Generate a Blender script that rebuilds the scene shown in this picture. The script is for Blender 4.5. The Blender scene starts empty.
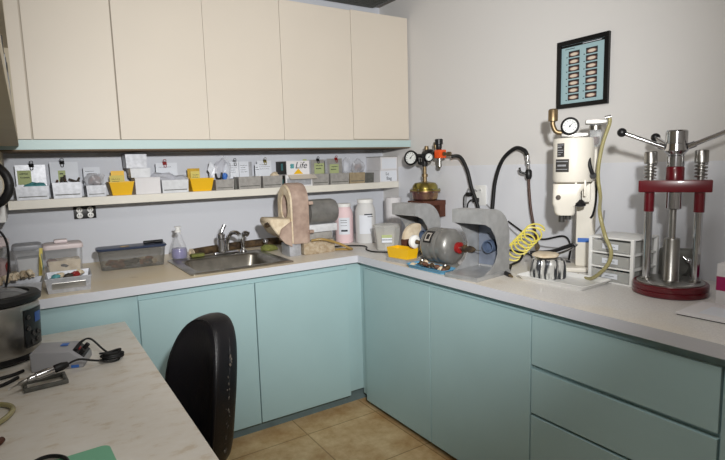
import bpy, bmesh, math, random
from mathutils import Vector, Matrix, noise
PI = math.pi
col = bpy.context.scene.collection
rnd = random.Random(7)

# ------------------------------------------------------------------ materials
def lin(c):
    return tuple((x / 12.92 if x <= .04045 else ((x + .055) / 1.055) ** 2.4) for x in (v / 255 for v in c))

def mat(name, rgb, rough=.5, metal=0, var=0, scale=8, rgb2=None, bump=0, bscale=40, trans=0, ior=1.45, emit=0, lo=.35, hi=.65, detail=4, coat=0, spec=.5, vec=None):
    m = bpy.data.materials.new(name); m.use_nodes = True
    nt = m.node_tree; b = nt.nodes['Principled BSDF']
    c = lin(rgb)
    b.inputs['Base Color'].default_value = (*c, 1)
    b.inputs['Roughness'].default_value = rough
    b.inputs['Metallic'].default_value = metal
    b.inputs['Specular IOR Level'].default_value = spec
    b.inputs['IOR'].default_value = ior
    b.inputs['Coat Weight'].default_value = coat
    if trans: b.inputs['Transmission Weight'].default_value = trans
    if emit:
        b.inputs['Emission Color'].default_value = (*c, 1); b.inputs['Emission Strength'].default_value = emit
    if var or rgb2 or bump:
        tc = nt.nodes.new('ShaderNodeTexCoord')
    if var or rgb2:
        n = nt.nodes.new('ShaderNodeTexNoise'); n.inputs['Scale'].default_value = scale; n.inputs['Detail'].default_value = detail
        if vec:
            mp = nt.nodes.new('ShaderNodeMapping'); mp.inputs['Scale'].default_value = vec
            nt.links.new(tc.outputs['Object'], mp.inputs['Vector']); nt.links.new(mp.outputs[0], n.inputs['Vector'])
        else: nt.links.new(tc.outputs['Object'], n.inputs['Vector'])
        r = nt.nodes.new('ShaderNodeValToRGB')
        c2 = lin(rgb2) if rgb2 else tuple(x * (1 - var) for x in c)
        r.color_ramp.elements[0].position = lo; r.color_ramp.elements[1].position = hi
        r.color_ramp.elements[0].color = (*c2, 1); r.color_ramp.elements[1].color = (*c, 1)
        nt.links.new(n.outputs['Fac'], r.inputs['Fac']); nt.links.new(r.outputs['Color'], b.inputs['Base Color'])
    if bump:
        n2 = nt.nodes.new('ShaderNodeTexNoise'); n2.inputs['Scale'].default_value = bscale; n2.inputs['Detail'].default_value = 5
        nt.links.new(tc.outputs['Object'], n2.inputs['Vector'])
        bp = nt.nodes.new('ShaderNodeBump'); bp.inputs['Strength'].default_value = bump; bp.inputs['Distance'].default_value = .01
        nt.links.new(n2.outputs['Fac'], bp.inputs['Height']); nt.links.new(bp.outputs['Normal'], b.inputs['Normal'])
    return m

def clear(name, rgb, alpha=.3, rough=.12):
    m = bpy.data.materials.new(name); m.use_nodes = True
    nt = m.node_tree; b = nt.nodes['Principled BSDF']; out = nt.nodes['Material Output']
    b.inputs['Base Color'].default_value = (*lin(rgb), 1); b.inputs['Roughness'].default_value = rough
    t = nt.nodes.new('ShaderNodeBsdfTransparent'); mx = nt.nodes.new('ShaderNodeMixShader')
    lw = nt.nodes.new('ShaderNodeLayerWeight'); lw.inputs['Blend'].default_value = .25
    ma = nt.nodes.new('ShaderNodeMath'); ma.operation = 'MULTIPLY_ADD'; ma.inputs[1].default_value = .5; ma.inputs[2].default_value = alpha; ma.use_clamp = True
    nt.links.new(lw.outputs['Facing'], ma.inputs[0]); nt.links.new(ma.outputs[0], mx.inputs['Fac'])
    nt.links.new(t.outputs[0], mx.inputs[1]); nt.links.new(b.outputs[0], mx.inputs[2]); nt.links.new(mx.outputs[0], out.inputs['Surface'])
    return m

M = {}
M['wall'] = mat('wall_paint', (216, 214, 212), .75, bump=.05, bscale=90)
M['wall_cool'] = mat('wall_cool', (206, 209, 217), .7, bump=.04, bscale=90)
M['splash'] = mat('splash_panel', (220, 222, 228), .42, var=.04, scale=3)
M['ceil'] = mat('ceiling_tile', (140, 134, 128), .9, var=.25, scale=60)
M['ceil_grid'] = mat('ceiling_grid', (150, 150, 150), .5)
M['cyan'] = mat('aqua_laminate', (163, 191, 194), .42, var=.05, scale=2.5, spec=.4)
M['cyan_rail'] = mat('aqua_rail', (184, 206, 206), .45, var=.04, scale=3)
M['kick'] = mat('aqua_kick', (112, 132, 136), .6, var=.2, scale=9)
M['cream'] = mat('cream_laminate', (214, 205, 192), .45, var=.03, scale=1.6, spec=.35)
M['cream_in'] = mat('cream_carcass', (190, 180, 165), .6, var=.05)
M['brown_under'] = mat('raw_board', (120, 100, 78), .8, var=.2, scale=20)
M['shelfw'] = mat('shelf_white', (226, 222, 212), .5, var=.04)
M['white'] = mat('white_plastic', (232, 232, 230), .35)
M['offwhite'] = mat('aged_white_enamel', (232, 227, 216), .35, var=.05, scale=14)
M['paper'] = mat('paper', (222, 226, 234), .8, var=.04)
M['card'] = mat('white_card', (224, 222, 224), .75, var=.05)
M['black'] = mat('black_plastic', (20, 20, 22), .38)
M['rubber'] = mat('black_rubber', (16, 16, 18), .5)
M['leather'] = mat('black_leatherette', (17, 16, 20), .4, bump=.12, bscale=130)
M['tear'] = mat('torn_lining', (110, 104, 96), .9, var=.6, scale=80)
M['chrome'] = mat('chrome', (205, 205, 208), .14, 1)
M['steel'] = mat('brushed_steel', (176, 174, 170), .32, 1, var=.15, scale=20)
M['sinksteel'] = mat('sink_steel', (165, 160, 150), .35, 1, var=.35, scale=9)
M['alu'] = mat('cast_aluminium', (188, 189, 190), .4, .5, var=.2, scale=22, bump=.1, bscale=60)
M['alu_in'] = mat('shaded_dusty_aluminium', (128, 136, 152), .5, .2, var=.3, scale=12)  # dusty hood inside, its darker bluish shade painted into the colour
M['motor'] = mat('grey_hammered_enamel', (132, 131, 128), .35, .35, var=.22, scale=25, coat=.3)
M['galv'] = mat('galvanised_pan', (186, 188, 194), .42, .35, var=.22, scale=45)
M['pan_grey'] = mat('grey_pan', (165, 162, 158), .55, .15, var=.2, scale=40)
M['pan_tan'] = mat('tan_pan', (166, 150, 122), .6, .1, var=.2, scale=40)
M['pan_white'] = mat('white_pan', (214, 216, 220), .5, .1, var=.12, scale=40)
M['pan_dark'] = mat('dark_pan', (105, 105, 100), .6, .15, var=.25, scale=40)
M['yellow'] = mat('yellow_plastic', (232, 182, 22), .42, var=.06)
M['yellow2'] = mat('yellow_dusty', (205, 165, 45), .55, var=.25, scale=30)
M['note'] = mat('green_note', (172, 182, 132), .8)
M['note2'] = mat('yellow_note', (214, 198, 110), .8)
M['ink'] = mat('dark_ink', (40, 45, 55), .7)
M['plaster'] = mat('plaster', (222, 208, 184), .85, rgb2=(200, 182, 154), scale=30, bump=.4, bscale=40)
M['trim_body'] = mat('plaster_crusted_brown_enamel', (178, 156, 142), .7, rgb2=(146, 124, 112), scale=16, bump=.3, bscale=50)
M['crust'] = mat('crusted_block', (186, 172, 150), .9, rgb2=(158, 138, 112), scale=45, bump=.8, bscale=45)
M['teal'] = mat('teal_film', (90, 160, 165), .5, var=.3, scale=30)
M['blue'] = mat('blue_plastic', (60, 110, 190), .45)
M['bluetray'] = mat('blue_tray', (90, 150, 185), .4)
M['red'] = mat('red_plastic', (140, 28, 28), .4)
M['maroon'] = mat('maroon_enamel', (92, 8, 22), .28, coat=.5)
M['orange'] = mat('orange_body', (224, 84, 30), .4)
M['brass'] = mat('brass', (142, 122, 92), .42, .8, var=.3, scale=40)
M['gold'] = mat('yellow_zinc_plating', (158, 152, 82), .28, .9, rgb2=(150, 132, 70), scale=7)
M['gold2'] = mat('bronzed_plating', (160, 132, 96), .3, .85, rgb2=(140, 100, 100), scale=9)
M['port'] = mat('blue_grey_port', (84, 98, 122), .45)
M['wood'] = mat('dark_wood', (90, 50, 34), .6, var=.3, scale=15)
M['dial'] = mat('dial_face', (225, 228, 226), .4)
M['pinkliq'] = mat('pink_powder', (230, 204, 207), .7, var=.05)
M['whiteliq'] = mat('white_powder', (206, 206, 206), .7, var=.05)
M['violet'] = mat('violet_liquid', (128, 124, 168), .2)
M['darkstuff'] = mat('dark_metal_bits', (92, 84, 76), .55, .3, rgb2=(50, 42, 38), scale=40)
M['rust'] = mat('brown_bits', (130, 84, 60), .7, rgb2=(70, 50, 40), scale=40)
M['hose'] = mat('amber_hose', (165, 135, 75), .3, var=.25, scale=12, coat=.3)
M['clearhose'] = mat('aged_clear_hose', (158, 150, 104), .25, coat=.4)
M['coil'] = mat('yellow_coil', (222, 208, 96), .35)
M['brownhose'] = mat('brown_hose', (72, 46, 36), .45)
M['cable_grey'] = mat('grey_cable', (150, 150, 152), .5)
M['tube_dirty'] = mat('dirty_tube', (96, 76, 50), .75, rgb2=(40, 30, 22), scale=25, bump=.3)
M['green'] = mat('green_sponge', (118, 122, 62), .85, var=.3, scale=60)
M['mint'] = mat('mint_card', (120, 182, 150), .6)
M['magenta'] = mat('magenta_print', (160, 30, 90), .5)
M['navy'] = mat('navy_lid', (50, 62, 88), .35, var=.1)
M['pinklid'] = mat('pale_pink_lid', (218, 205, 206), .4)
M['greylid'] = mat('grey_lid', (150, 152, 158), .35)
M['ctl'] = mat('grey_enamel_box', (158, 158, 162), .45)
M['frame'] = mat('black_frame', (12, 12, 14), .3)
M['print'] = mat('pale_blue_print', (158, 186, 192), .45)
M['chromestripe'] = mat('polished_flask', (225, 225, 222), .22, .6, rgb2=(70, 72, 76), scale=70, lo=.44, hi=.54, vec=(1, 1, .12))
M['silverfoil'] = mat('silver_foil', (170, 170, 170), .25, .9, var=.4, scale=25)
M['bookpaper'] = mat('page_block', (104, 100, 94), .8, var=.7, scale=70)
M['binder'] = mat('dark_binder', (62, 60, 58), .5, var=.3, scale=20)
M['beigewood'] = mat('beige_board', (190, 178, 155), .6, var=.08)
M['display'] = mat('blue_display', (36, 66, 130), .3, emit=.12)
M['clear'] = clear('clear_plastic', (214, 216, 220), .12)
M['bag'] = clear('plastic_bag', (222, 224, 232), .36, .25)
M['bag2'] = clear('cloudy_plastic_bag', (214, 216, 226), .6, .3)
M['frost'] = clear('frosted_plastic', (212, 212, 208), .4, .3)
M['glass'] = clear('clear_glass', (225, 230, 235), .22, .05)
M['smoke'] = clear('smoked_plastic', (130, 128, 122), .22, .2)

def worktop_mat():
    m = mat('speckled_worktop', (212, 208, 200), .4, spec=.4)
    nt = m.node_tree; b = nt.nodes['Principled BSDF']; N = nt.nodes; L = nt.links
    tc = N.new('ShaderNodeTexCoord')
    a = N.new('ShaderNodeTexNoise'); a.inputs['Scale'].default_value = 220; a.inputs['Detail'].default_value = 2
    L.new(tc.outputs['Object'], a.inputs['Vector'])
    r = N.new('ShaderNodeValToRGB'); r.color_ramp.elements[0].position = .38; r.color_ramp.elements[1].position = .6
    r.color_ramp.elements[0].color = (*lin((212, 209, 206)), 1); r.color_ramp.elements[1].color = (*lin((224, 222, 219)), 1)
    L.new(a.outputs['Fac'], r.inputs['Fac'])
    # plaster dust settled on the sink side of the worktop, only where the top faces up
    s = N.new('ShaderNodeTexNoise'); s.inputs['Scale'].default_value = 2.6; s.inputs['Detail'].default_value = 6
    L.new(tc.outputs['Object'], s.inputs['Vector'])
    sx = N.new('ShaderNodeSeparateXYZ'); L.new(tc.outputs['Object'], sx.inputs[0])
    g = N.new('ShaderNodeMapRange'); g.inputs['From Min'].default_value = -.55; g.inputs['From Max'].default_value = -1.3
    g.inputs['To Min'].default_value = -.1; g.inputs['To Max'].default_value = .75; L.new(sx.outputs['X'], g.inputs['Value'])
    ad = N.new('ShaderNodeMath'); ad.operation = 'MULTIPLY_ADD'; ad.inputs[1].default_value = 1.3; ad.use_clamp = True
    L.new(s.outputs['Fac'], ad.inputs[0]); 
    sb = N.new('ShaderNodeMath'); sb.operation = 'SUBTRACT'; sb.inputs[1].default_value = .55; L.new(g.outputs[0], sb.inputs[0]); L.new(sb.outputs[0], ad.inputs[2])
    ge = N.new('ShaderNodeNewGeometry'); sz = N.new('ShaderNodeSeparateXYZ'); L.new(ge.outputs['Normal'], sz.inputs[0])
    up = N.new('ShaderNodeMath'); up.operation = 'MULTIPLY'; up.use_clamp = True; L.new(sz.outputs['Z'], up.inputs[0]); L.new(ad.outputs[0], up.inputs[1])
    mx = N.new('ShaderNodeMix'); mx.data_type = 'RGBA'; L.new(up.outputs[0], mx.inputs['Factor'])
    L.new(r.outputs['Color'], mx.inputs[6]); mx.inputs[7].default_value = (*lin((224, 208, 178)), 1)
    # brown drip stains
    d = N.new('ShaderNodeTexNoise'); d.inputs['Scale'].default_value = 7; d.inputs['Detail'].default_value = 8; L.new(tc.outputs['Object'], d.inputs['Vector'])
    dr = N.new('ShaderNodeValToRGB'); dr.color_ramp.elements[0].position = .60; dr.color_ramp.elements[1].position = .72
    dr.color_ramp.elements[0].color = (0, 0, 0, 1); dr.color_ramp.elements[1].color = (.7, .7, .7, 1); L.new(d.outputs['Fac'], dr.inputs['Fac'])
    dm = N.new('ShaderNodeMath'); dm.operation = 'MULTIPLY'; L.new(dr.outputs['Color'], dm.inputs[0]); L.new(up.outputs[0], dm.inputs[1])
    m2 = N.new('ShaderNodeMix'); m2.data_type = 'RGBA'; L.new(dm.outputs[0], m2.inputs['Factor']); L.new(mx.outputs[2], m2.inputs[6]); m2.inputs[7].default_value = (*lin((142, 112, 66)), 1)
    eg = N.new('ShaderNodeMath'); eg.operation = 'MULTIPLY'; eg.use_clamp = True; eg.inputs[1].default_value = 1; L.new(sz.outputs['Z'], eg.inputs[0])
    m3 = N.new('ShaderNodeMix'); m3.data_type = 'RGBA'; L.new(eg.outputs[0], m3.inputs['Factor']); m3.inputs[6].default_value = (*lin((200, 202, 209)), 1); L.new(m2.outputs[2], m3.inputs[7])   # bare laminate on the edge band
    L.new(m3.outputs[2], b.inputs['Base Color'])
    return m
M['worktop'] = worktop_mat()

def desk_mat():
    m = mat('travertine_laminate', (205, 196, 182), .38, spec=.4)
    nt = m.node_tree; b = nt.nodes['Principled BSDF']; N = nt.nodes; L = nt.links
    tc = N.new('ShaderNodeTexCoord'); mp = N.new('ShaderNodeMapping'); mp.inputs['Scale'].default_value = (1.3, 2.2, 1); mp.inputs['Rotation'].default_value = (0, 0, .5)
    L.new(tc.outputs['Object'], mp.inputs['Vector'])
    n = N.new('ShaderNodeTexNoise'); n.inputs['Scale'].default_value = 9; n.inputs['Detail'].default_value = 9; n.inputs['Roughness'].default_value = .65; L.new(mp.outputs[0], n.inputs['Vector'])
    r = N.new('ShaderNodeValToRGB'); e = r.color_ramp.elements
    e[0].position = .34; e[0].color = (*lin((204, 192, 174)), 1); e[1].position = .45; e[1].color = (*lin((218, 212, 202)), 1)
    x = e.new(.7); x.color = (*lin((224, 220, 213)), 1)
    L.new(n.outputs['Fac'], r.inputs['Fac']); L.new(r.outputs['Color'], b.inputs['Base Color'])
    return m
M['desk'] = desk_mat()

def floor_mat():
    m = mat('beige_stone_tile', (190, 160, 110), .45)
    nt = m.node_tree; b = nt.nodes['Principled BSDF']; N = nt.nodes; L = nt.links
    tc = N.new('ShaderNodeTexCoord'); mp = N.new('ShaderNodeMapping'); mp.inputs['Location'].default_value = (.32, .06, 0); L.new(tc.outputs['Object'], mp.inputs['Vector'])
    br = N.new('ShaderNodeTexBrick'); br.offset = 0; br.inputs['Scale'].default_value = 1; br.inputs['Brick Width'].default_value = .45; br.inputs['Row Height'].default_value = .45
    br.inputs['Mortar Size'].default_value = .0035; br.inputs['Color1'].default_value = (1, 1, 1, 1); br.inputs['Color2'].default_value = (.9, .9, .9, 1); br.inputs['Mortar'].default_value = (.55, .5, .42, 1)
    L.new(mp.outputs[0], br.inputs['Vector'])
    n = N.new('ShaderNodeTexNoise'); n.inputs['Scale'].default_value = 7; n.inputs['Detail'].default_value = 9; n.inputs['Roughness'].default_value = .7; L.new(tc.outputs['Object'], n.inputs['Vector'])
    r = N.new('ShaderNodeValToRGB'); e = r.color_ramp.elements
    e[0].position = .32; e[0].color = (*lin((186, 142, 90)), 1); e[1].position = .68; e[1].color = (*lin((232, 204, 158)), 1)
    L.new(n.outputs['Fac'], r.inputs['Fac'])
    mx = N.new('ShaderNodeMix'); mx.data_type = 'RGBA'; mx.blend_type = 'MULTIPLY'; mx.inputs['Factor'].default_value = 1
    L.new(r.outputs['Color'], mx.inputs[6]); L.new(br.outputs['Color'], mx.inputs[7]); L.new(mx.outputs[2], b.inputs['Base Color'])
    return m
M['floor'] = floor_mat()

def teeth_mat():
    m = mat('teeth_photograph', (60, 50, 48), .4)
    nt = m.node_tree; b = nt.nodes['Principled BSDF']; N = nt.nodes; L = nt.links
    tc = N.new('ShaderNodeTexCoord'); mp = N.new('ShaderNodeMapping'); mp.inputs['Location'].default_value = (-.5, 0, -.6); mp.inputs['Scale'].default_value = (1, 0, 1.35)
    L.new(tc.outputs['Generated'], mp.inputs['Vector'])
    ln = N.new('ShaderNodeVectorMath'); ln.operation = 'LENGTH'; L.new(mp.outputs[0], ln.inputs[0])
    r = N.new('ShaderNodeValToRGB'); e = r.color_ramp.elements
    e[0].position = .12; e[0].color = (*lin((214, 204, 188)), 1); e[1].position = .5; e[1].color = (*lin((40, 34, 34)), 1)
    x = e.new(.3); x.color = (*lin((214, 196, 176)), 1); y = e.new(.36); y.color = (*lin((140, 108, 102)), 1)
    L.new(ln.outputs['Value'], r.inputs['Fac']); L.new(r.outputs['Color'], b.inputs['Base Color'])
    return m
M['teeth'] = teeth_mat()

# ------------------------------------------------------------------ mesh helpers
class MB:
    def __init__(s): s.bm = bmesh.new()
    def _bev(s, verts, bev, seg=2):
        if bev:
            es = {e for v in verts for e in v.link_edges}
            bmesh.ops.bevel(s.bm, geom=list(es), offset=bev, segments=seg, profile=.6, affect='EDGES', clamp_overlap=True)
    def box(s, x0, x1, y0, y1, z0, z1, bev=0, rz=0, seg=2, M4=None):
        c = Vector(((x0 + x1) / 2, (y0 + y1) / 2, (z0 + z1) / 2))
        r = bmesh.ops.create_cube(s.bm, size=1)
        mt = Matrix.Translation(c) @ Matrix.Rotation(rz, 4, 'Z') @ Matrix.Diagonal((abs(x1 - x0), abs(y1 - y0), abs(z1 - z0), 1))
        if M4: mt = M4 @ mt
        bmesh.ops.transform(s.bm, matrix=mt, verts=r['verts']); s._bev(r['verts'], bev, seg); return s
    def frust(s, c, b, t, h, bev=0, rz=0):      # tapered box, base size b, top size t
        vs = []
        for (sx, sy), z in ((b, 0), (t, h)):
            for x, y in ((-1, -1), (1, -1), (1, 1), (-1, 1)):
                v = Matrix.Rotation(rz, 3, 'Z') @ Vector((x * sx / 2, y * sy / 2, z)); vs.append(s.bm.verts.new(v + Vector(c)))
        for f in ((3, 2, 1, 0), (4, 5, 6, 7), (0, 1, 5, 4), (1, 2, 6, 5), (2, 3, 7, 6), (3, 0, 4, 7)): s.bm.faces.new([vs[i] for i in f])
        s._bev(vs, bev); return s
    def bin(s, c, b, t, h, th=.003, rz=0, rim=0):      # open tray: tapered shell with thickness
        R = Matrix.Rotation(rz, 3, 'Z'); c = Vector(c)
        def ring(sx, sy, z): return [s.bm.verts.new(R @ Vector((x * sx / 2, y * sy / 2, z)) + c) for x, y in ((-1, -1), (1, -1), (1, 1), (-1, 1))]
        rs = [ring(*b, 0)]
        if rim: rs += [ring(*t, h - .004), ring(t[0] + rim * 2, t[1] + rim * 2, h - .004), ring(t[0] + rim * 2, t[1] + rim * 2, h)]
        else: rs += [ring(*t, h)]
        rs += [ring(t[0] - 2 * th, t[1] - 2 * th, h), ring(b[0] - 2 * th, b[1] - 2 * th, th)]
        for a, d in zip(rs, rs[1:]):
            for i in range(4): s.bm.faces.new([a[i], a[(i + 1) % 4], d[(i + 1) % 4], d[i]])
        s.bm.faces.new(rs[0][::-1]); s.bm.faces.new(rs[-1]); return s
    def rings(s, rs, close=True, cap=True):
        R = [[s.bm.verts.new(Vector(p)) for p in r] for r in rs]
        for a, d in zip(R, R[1:]):
            n = len(a)
            for i in range(n if close else n - 1): s.bm.faces.new([a[i], a[(i + 1) % n], d[(i + 1) % n], d[i]])
        if cap: s.bm.faces.new(R[0][::-1]); s.bm.faces.new(R[-1])
        return s
    def lathe(s, c, prof, seg=28, axis='Z', M3=None, sx=1, sy=1):
        c = Vector(c); rs = []
        A = {'Z': Matrix.Identity(3), 'X': Matrix.Rotation(PI / 2, 3, 'Y'), 'Y': Matrix.Rotation(-PI / 2, 3, 'X')}[axis]
        if M3 is not None: A = M3
        for r, z in prof:
            r = max(r, 1e-4)
            rs.append([A @ Vector((r * sx * math.cos(2 * PI * i / seg), r * sy * math.sin(2 * PI * i / seg), z)) + c for i in range(seg)])
        return s.rings(rs)
    def cyl(s, p0, p1, r0, r1=None, seg=20):
        p0 = Vector(p0); p1 = Vector(p1); r1 = r0 if r1 is None else r1
        d = p1 - p0; q = d.to_track_quat('Z', 'Y').to_matrix()
        return s.lathe(p0, [(r0, 0), (r1, d.length)], seg, M3=q)
    def turned(s, p0, p1, prof, seg=24):       # lathe along p0->p1, prof in (r, fraction)
        p0 = Vector(p0); p1 = Vector(p1); d = p1 - p0; q = d.to_track_quat('Z', 'Y').to_matrix()
        return s.lathe(p0, [(r, f * d.length) for r, f in prof], seg, M3=q)
    def tube(s, pts, r, seg=10, smooth=6, closed=False):
        P = [Vector(p) for p in pts]
        if smooth:
            Q = []; n = len(P)
            rng = range(n if closed else n - 1)
            for i in rng:
                g = lambda k: P[k % n] if closed else P[min(max(k, 0), n - 1)]
                a, b, c, d = g(i - 1), g(i), g(i + 1), g(i + 2)
                for k in range(smooth):
                    t = k / smooth
                    Q.append(.5 * ((2 * b) + (c - a) * t + (2 * a - 5 * b + 4 * c - d) * t * t + (3 * b - a - 3 * c + d) * t ** 3))
            if not closed: Q.append(P[-1])
            P = Q
        rs = []; n = len(P); up = None
        for i in range(n):
            t = (P[(i + 1) % n] - P[i - 1]) if closed else (P[min(i + 1, n - 1)] - P[max(i - 1, 0)])
            t.normalize()
            if up is None: up = t.orthogonal().normalized()
            up = (up - t * up.dot(t)).normalized(); w = t.cross(up)
            rr = r(i / (n - 1)) if callable(r) else r
            rs.append([P[i] + rr * (math.cos(2 * PI * k / seg) * up + math.sin(2 * PI * k / seg) * w) for k in range(seg)])
        if closed: rs.append(rs[0]); 
        return s.rings(rs, cap=not closed)
    def prism(s, poly, axis, a, b, bev=0):     # polygon in the plane normal to axis, between a and b
        def P(u, v, w): return {'X': (w, u, v), 'Y': (u, w, v), 'Z': (u, v, w)}[axis]
        A = [s.bm.verts.new(P(u, v, a)) for u, v in poly]; B = [s.bm.verts.new(P(u, v, b)) for u, v in poly]
        n = len(poly); s.bm.faces.new(A[::-1]); s.bm.faces.new(B)
        for i in range(n): s.bm.faces.new([A[i], A[(i + 1) % n], B[(i + 1) % n], B[i]])
        s._bev(A + B, bev, 1); return s
    def ball(s, c, r, sc=(1, 1, 1), sub=2, jit=0, seed=0):
        k = bmesh.ops.create_icosphere(s.bm, subdivisions=sub, radius=r)
        for v in k['verts']:
            if jit: v.co *= 1 + jit * noise.noise(v.co * (1.6 / r) + Vector((seed, seed * 2, 0)))
            v.co = Vector((v.co.x * sc[0], v.co.y * sc[1], v.co.z * sc[2])) + Vector(c)
        return s
    def sheet(s, f, nu, nv, th=0):      # f(u,v)->point, both in 0..1
        g = [[s.bm.verts.new(Vector(f(i / nu, j / nv))) for j in range(nv + 1)] for i in range(nu + 1)]
        for i in range(nu):
            for j in range(nv): s.bm.faces.new([g[i][j], g[i + 1][j], g[i + 1][j + 1], g[i][j + 1]])
        if th:
            bmesh.ops.recalc_face_normals(s.bm, faces=s.bm.faces[:])
            bmesh.ops.solidify(s.bm, geom=s.bm.faces[:], thickness=th)
        return s
    def rot(s, M4):
        bmesh.ops.transform(s.bm, matrix=M4, verts=s.bm.verts[:]); return s
    def build(s, name, m, parent=None, smooth=True, label=None, angle=38):
        bmesh.ops.recalc_face_normals(s.bm, faces=s.bm.faces[:])
        me = bpy.data.meshes.new(name)
        for f in s.bm.faces: f.smooth = smooth
        if smooth:
            for e in s.bm.edges:
                if len(e.link_faces) == 2 and e.calc_face_angle(0) > math.radians(angle): e.smooth = False
        s.bm.to_mesh(me); s.bm.free()
        me.materials.append(M[m] if isinstance(m, str) else m)
        o = bpy.data.objects.new(name, me); col.objects.link(o)
        if parent: o.parent = parent
        if label: o['label'] = label
        return o

def tag(o, label, cat, group=None, kind=None):
    if label: o['label'] = label
    if cat: o['category'] = cat
    if group: o['group'] = group
    if kind: o['kind'] = kind
    return o
def thing(name, label, cat, loc=(0, 0, 0), rz=0, group=None):
    o = bpy.data.objects.new(name, None); o.empty_display_size = .05; col.objects.link(o)
    o.location = loc; o.rotation_euler = (0, 0, rz)
    return tag(o, label, cat, group)
def struct(name, mb, m):
    o = mb.build(name, m, smooth=False); o['kind'] = 'structure'; return o
def copy_tree(o, parent=None):
    c = o.copy(); col.objects.link(c); c.parent = parent
    for ch in [k for k in col.objects if k.parent is o]: copy_tree(ch, c)
    return c
def lettering(text, size, m, parent, loc, rot, name='lettering', shear=0, ext=.0004):
    cu = bpy.data.curves.new(name, 'FONT'); cu.body = text; cu.size = size; cu.extrude = ext; cu.shear = shear
    cu.align_x = 'CENTER'; cu.align_y = 'CENTER'
    t = bpy.data.objects.new(name, cu); col.objects.link(t); bpy.context.view_layer.update()
    me = bpy.data.meshes.new_from_object(t.evaluated_get(bpy.context.evaluated_depsgraph_get()))
    bpy.data.objects.remove(t); me.materials.clear(); me.materials.append(M[m])
    o = bpy.data.objects.new(name, me); col.objects.link(o); o.parent = parent; o.location = loc; o.rotation_euler = rot
    return o
def scribble(parent, x0, x1, z, y, seed, rows=2, dz=.012, amp=.003, m='ink', r=.0008):  # handwriting on a card facing -y
    g = random.Random(seed); mb = MB()
    for k in range(rows):
        xa = x0 + g.uniform(0, .12) * (x1 - x0); xb = x1 - g.uniform(0, .35) * (x1 - x0); n = 16
        mb.tube([(xa + (xb - xa) * i / n, y, z - k * dz + amp * (1 if i % 2 else -1) * g.uniform(.4, 1)) for i in range(n + 1)], r, 5, 2)
    return mb.build('handwriting', m, parent)
FRONT = (PI / 2, 0, 0)          # lettering that faces -y
SIDE = (PI / 2, 0, -PI / 2)     # lettering that faces -x
# ------------------------------------------------------------------ the room
XL, YF, ZC = -2.95, -4.7, 2.638
struct('floor', MB().box(XL - .1, .1, YF - .1, .1, -.08, 0), 'floor')
struct('ceiling', MB().box(XL - .1, .1, YF - .1, .1, ZC, ZC + .08), 'ceil')
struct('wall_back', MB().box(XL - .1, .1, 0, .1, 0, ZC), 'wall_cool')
struct('wall_right', MB().box(0, .1, YF - .1, 0, 0, ZC), 'wall')
struct('wall_left', MB().box(XL - .1, XL, YF - .1, 0, 0, ZC), 'wall')
struct('wall_front', MB().box(XL, 0, YF - .1, YF, 0, ZC), 'wall')
struct('trim_1', MB().box(-.004, -.0002, -3.6, -.21, .93, 1.432), 'splash')         # splash panel on the right wall
g = MB()
for k in range(4): g.box(-.6 * k - .62, -.6 * k - .596, YF, 0, ZC - .006, ZC)
for k in range(4): g.box(XL, 0, -1.2 * k - .9, -1.2 * k - .876, ZC - .006, ZC)
struct('trim_2', g, 'ceil_grid')
t = thing('air_vent', 'dark slatted air vent in the ceiling above the far end of the cream cabinets', 'vent', (-.32, -.16, ZC - .012))
MB().box(-.26, .26, -.14, .14, 0, .006).build('frame', 'ceil_grid', t, False)
v = MB()
for k in range(9): v.box(-.24, .24, -.125 + k * .03, -.108 + k * .03, -.006, 0)
v.build('slats', 'pan_dark', t, False)

# ------------------------------------------------------------------ base cabinets
CT = .93; TH = .042; CB = CT - TH
DX, DY = -.797, -.853            # front edges of the worktop
fx, fy = -.752, -.808            # cabinet fronts behind the doors
def base_unit_back(name, label, x0, x1, doors):
    t = thing(name, label, 'cabinet', ((x0 + x1) / 2, -.42, 0), 0, None)
    w = (x1 - x0) / 2 - .0005
    c = MB()
    if 'sink' in name:
        c.box(-w, w, fy + .42, .40, .09, .70); c.box(-w, w, fy + .42, fy + .44, .70, CB - .0006); c.box(-w, -w + .012, fy + .441, .40, .70, CB - .0006); c.box(w - .018, w, fy + .441, .40, .70, CB - .0006)
    else: c.box(-w, w, fy + .42, .40, .09, CB - .0006)
    c.build('carcass', 'cyan', t, False)
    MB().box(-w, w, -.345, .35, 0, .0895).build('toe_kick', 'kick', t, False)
    for a, b in doors:
        MB().box(a - (x0 + x1) / 2 + .0015, b - (x0 + x1) / 2 - .0015, fy + .42 - .0205, fy + .42 - .0005, .075, .852, .0015).build('door', 'cyan', t, False)
    return t
base_unit_back('base_cabinet', 'aqua base cabinet behind the desk, left of the two doors under the sink', XL + .003, -1.998, [])
base_unit_back('sink_cabinet', 'aqua two-door base cabinet under the sink, behind the black chair', -1.998, -.849, [(-1.998, -1.427), (-1.424, -.853)])
base_unit_back('corner_cabinet', 'narrow aqua corner filler cabinet where the two worktops meet', -.849, -.01, [])
def base_unit_right(name, label, y0, y1, doors, drawers=()):
    ym = (y0 + y1) / 2; t = thing(name, label, 'cabinet', (-.38, ym, 0)); w = (y1 - y0) / 2 - .0005
    MB().box(fx + .38, .37, -w, w, .06, CB - .0006).build('carcass', 'cyan', t, False)
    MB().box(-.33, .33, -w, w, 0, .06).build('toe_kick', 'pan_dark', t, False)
    for a, b in doors:
        MB().box(fx + .38 - .0205, fx + .38 - .0005, a - ym + .0015, b - ym - .0015, .04, .852, .0015).build('door', 'cyan', t, False)
    for a, b in drawers:
        MB().box(fx + .38 - .0205, fx + .38 - .0005, y0 - ym + .002, y1 - ym - .002, a, b, .0015).build('drawer', 'cyan', t, False)
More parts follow.
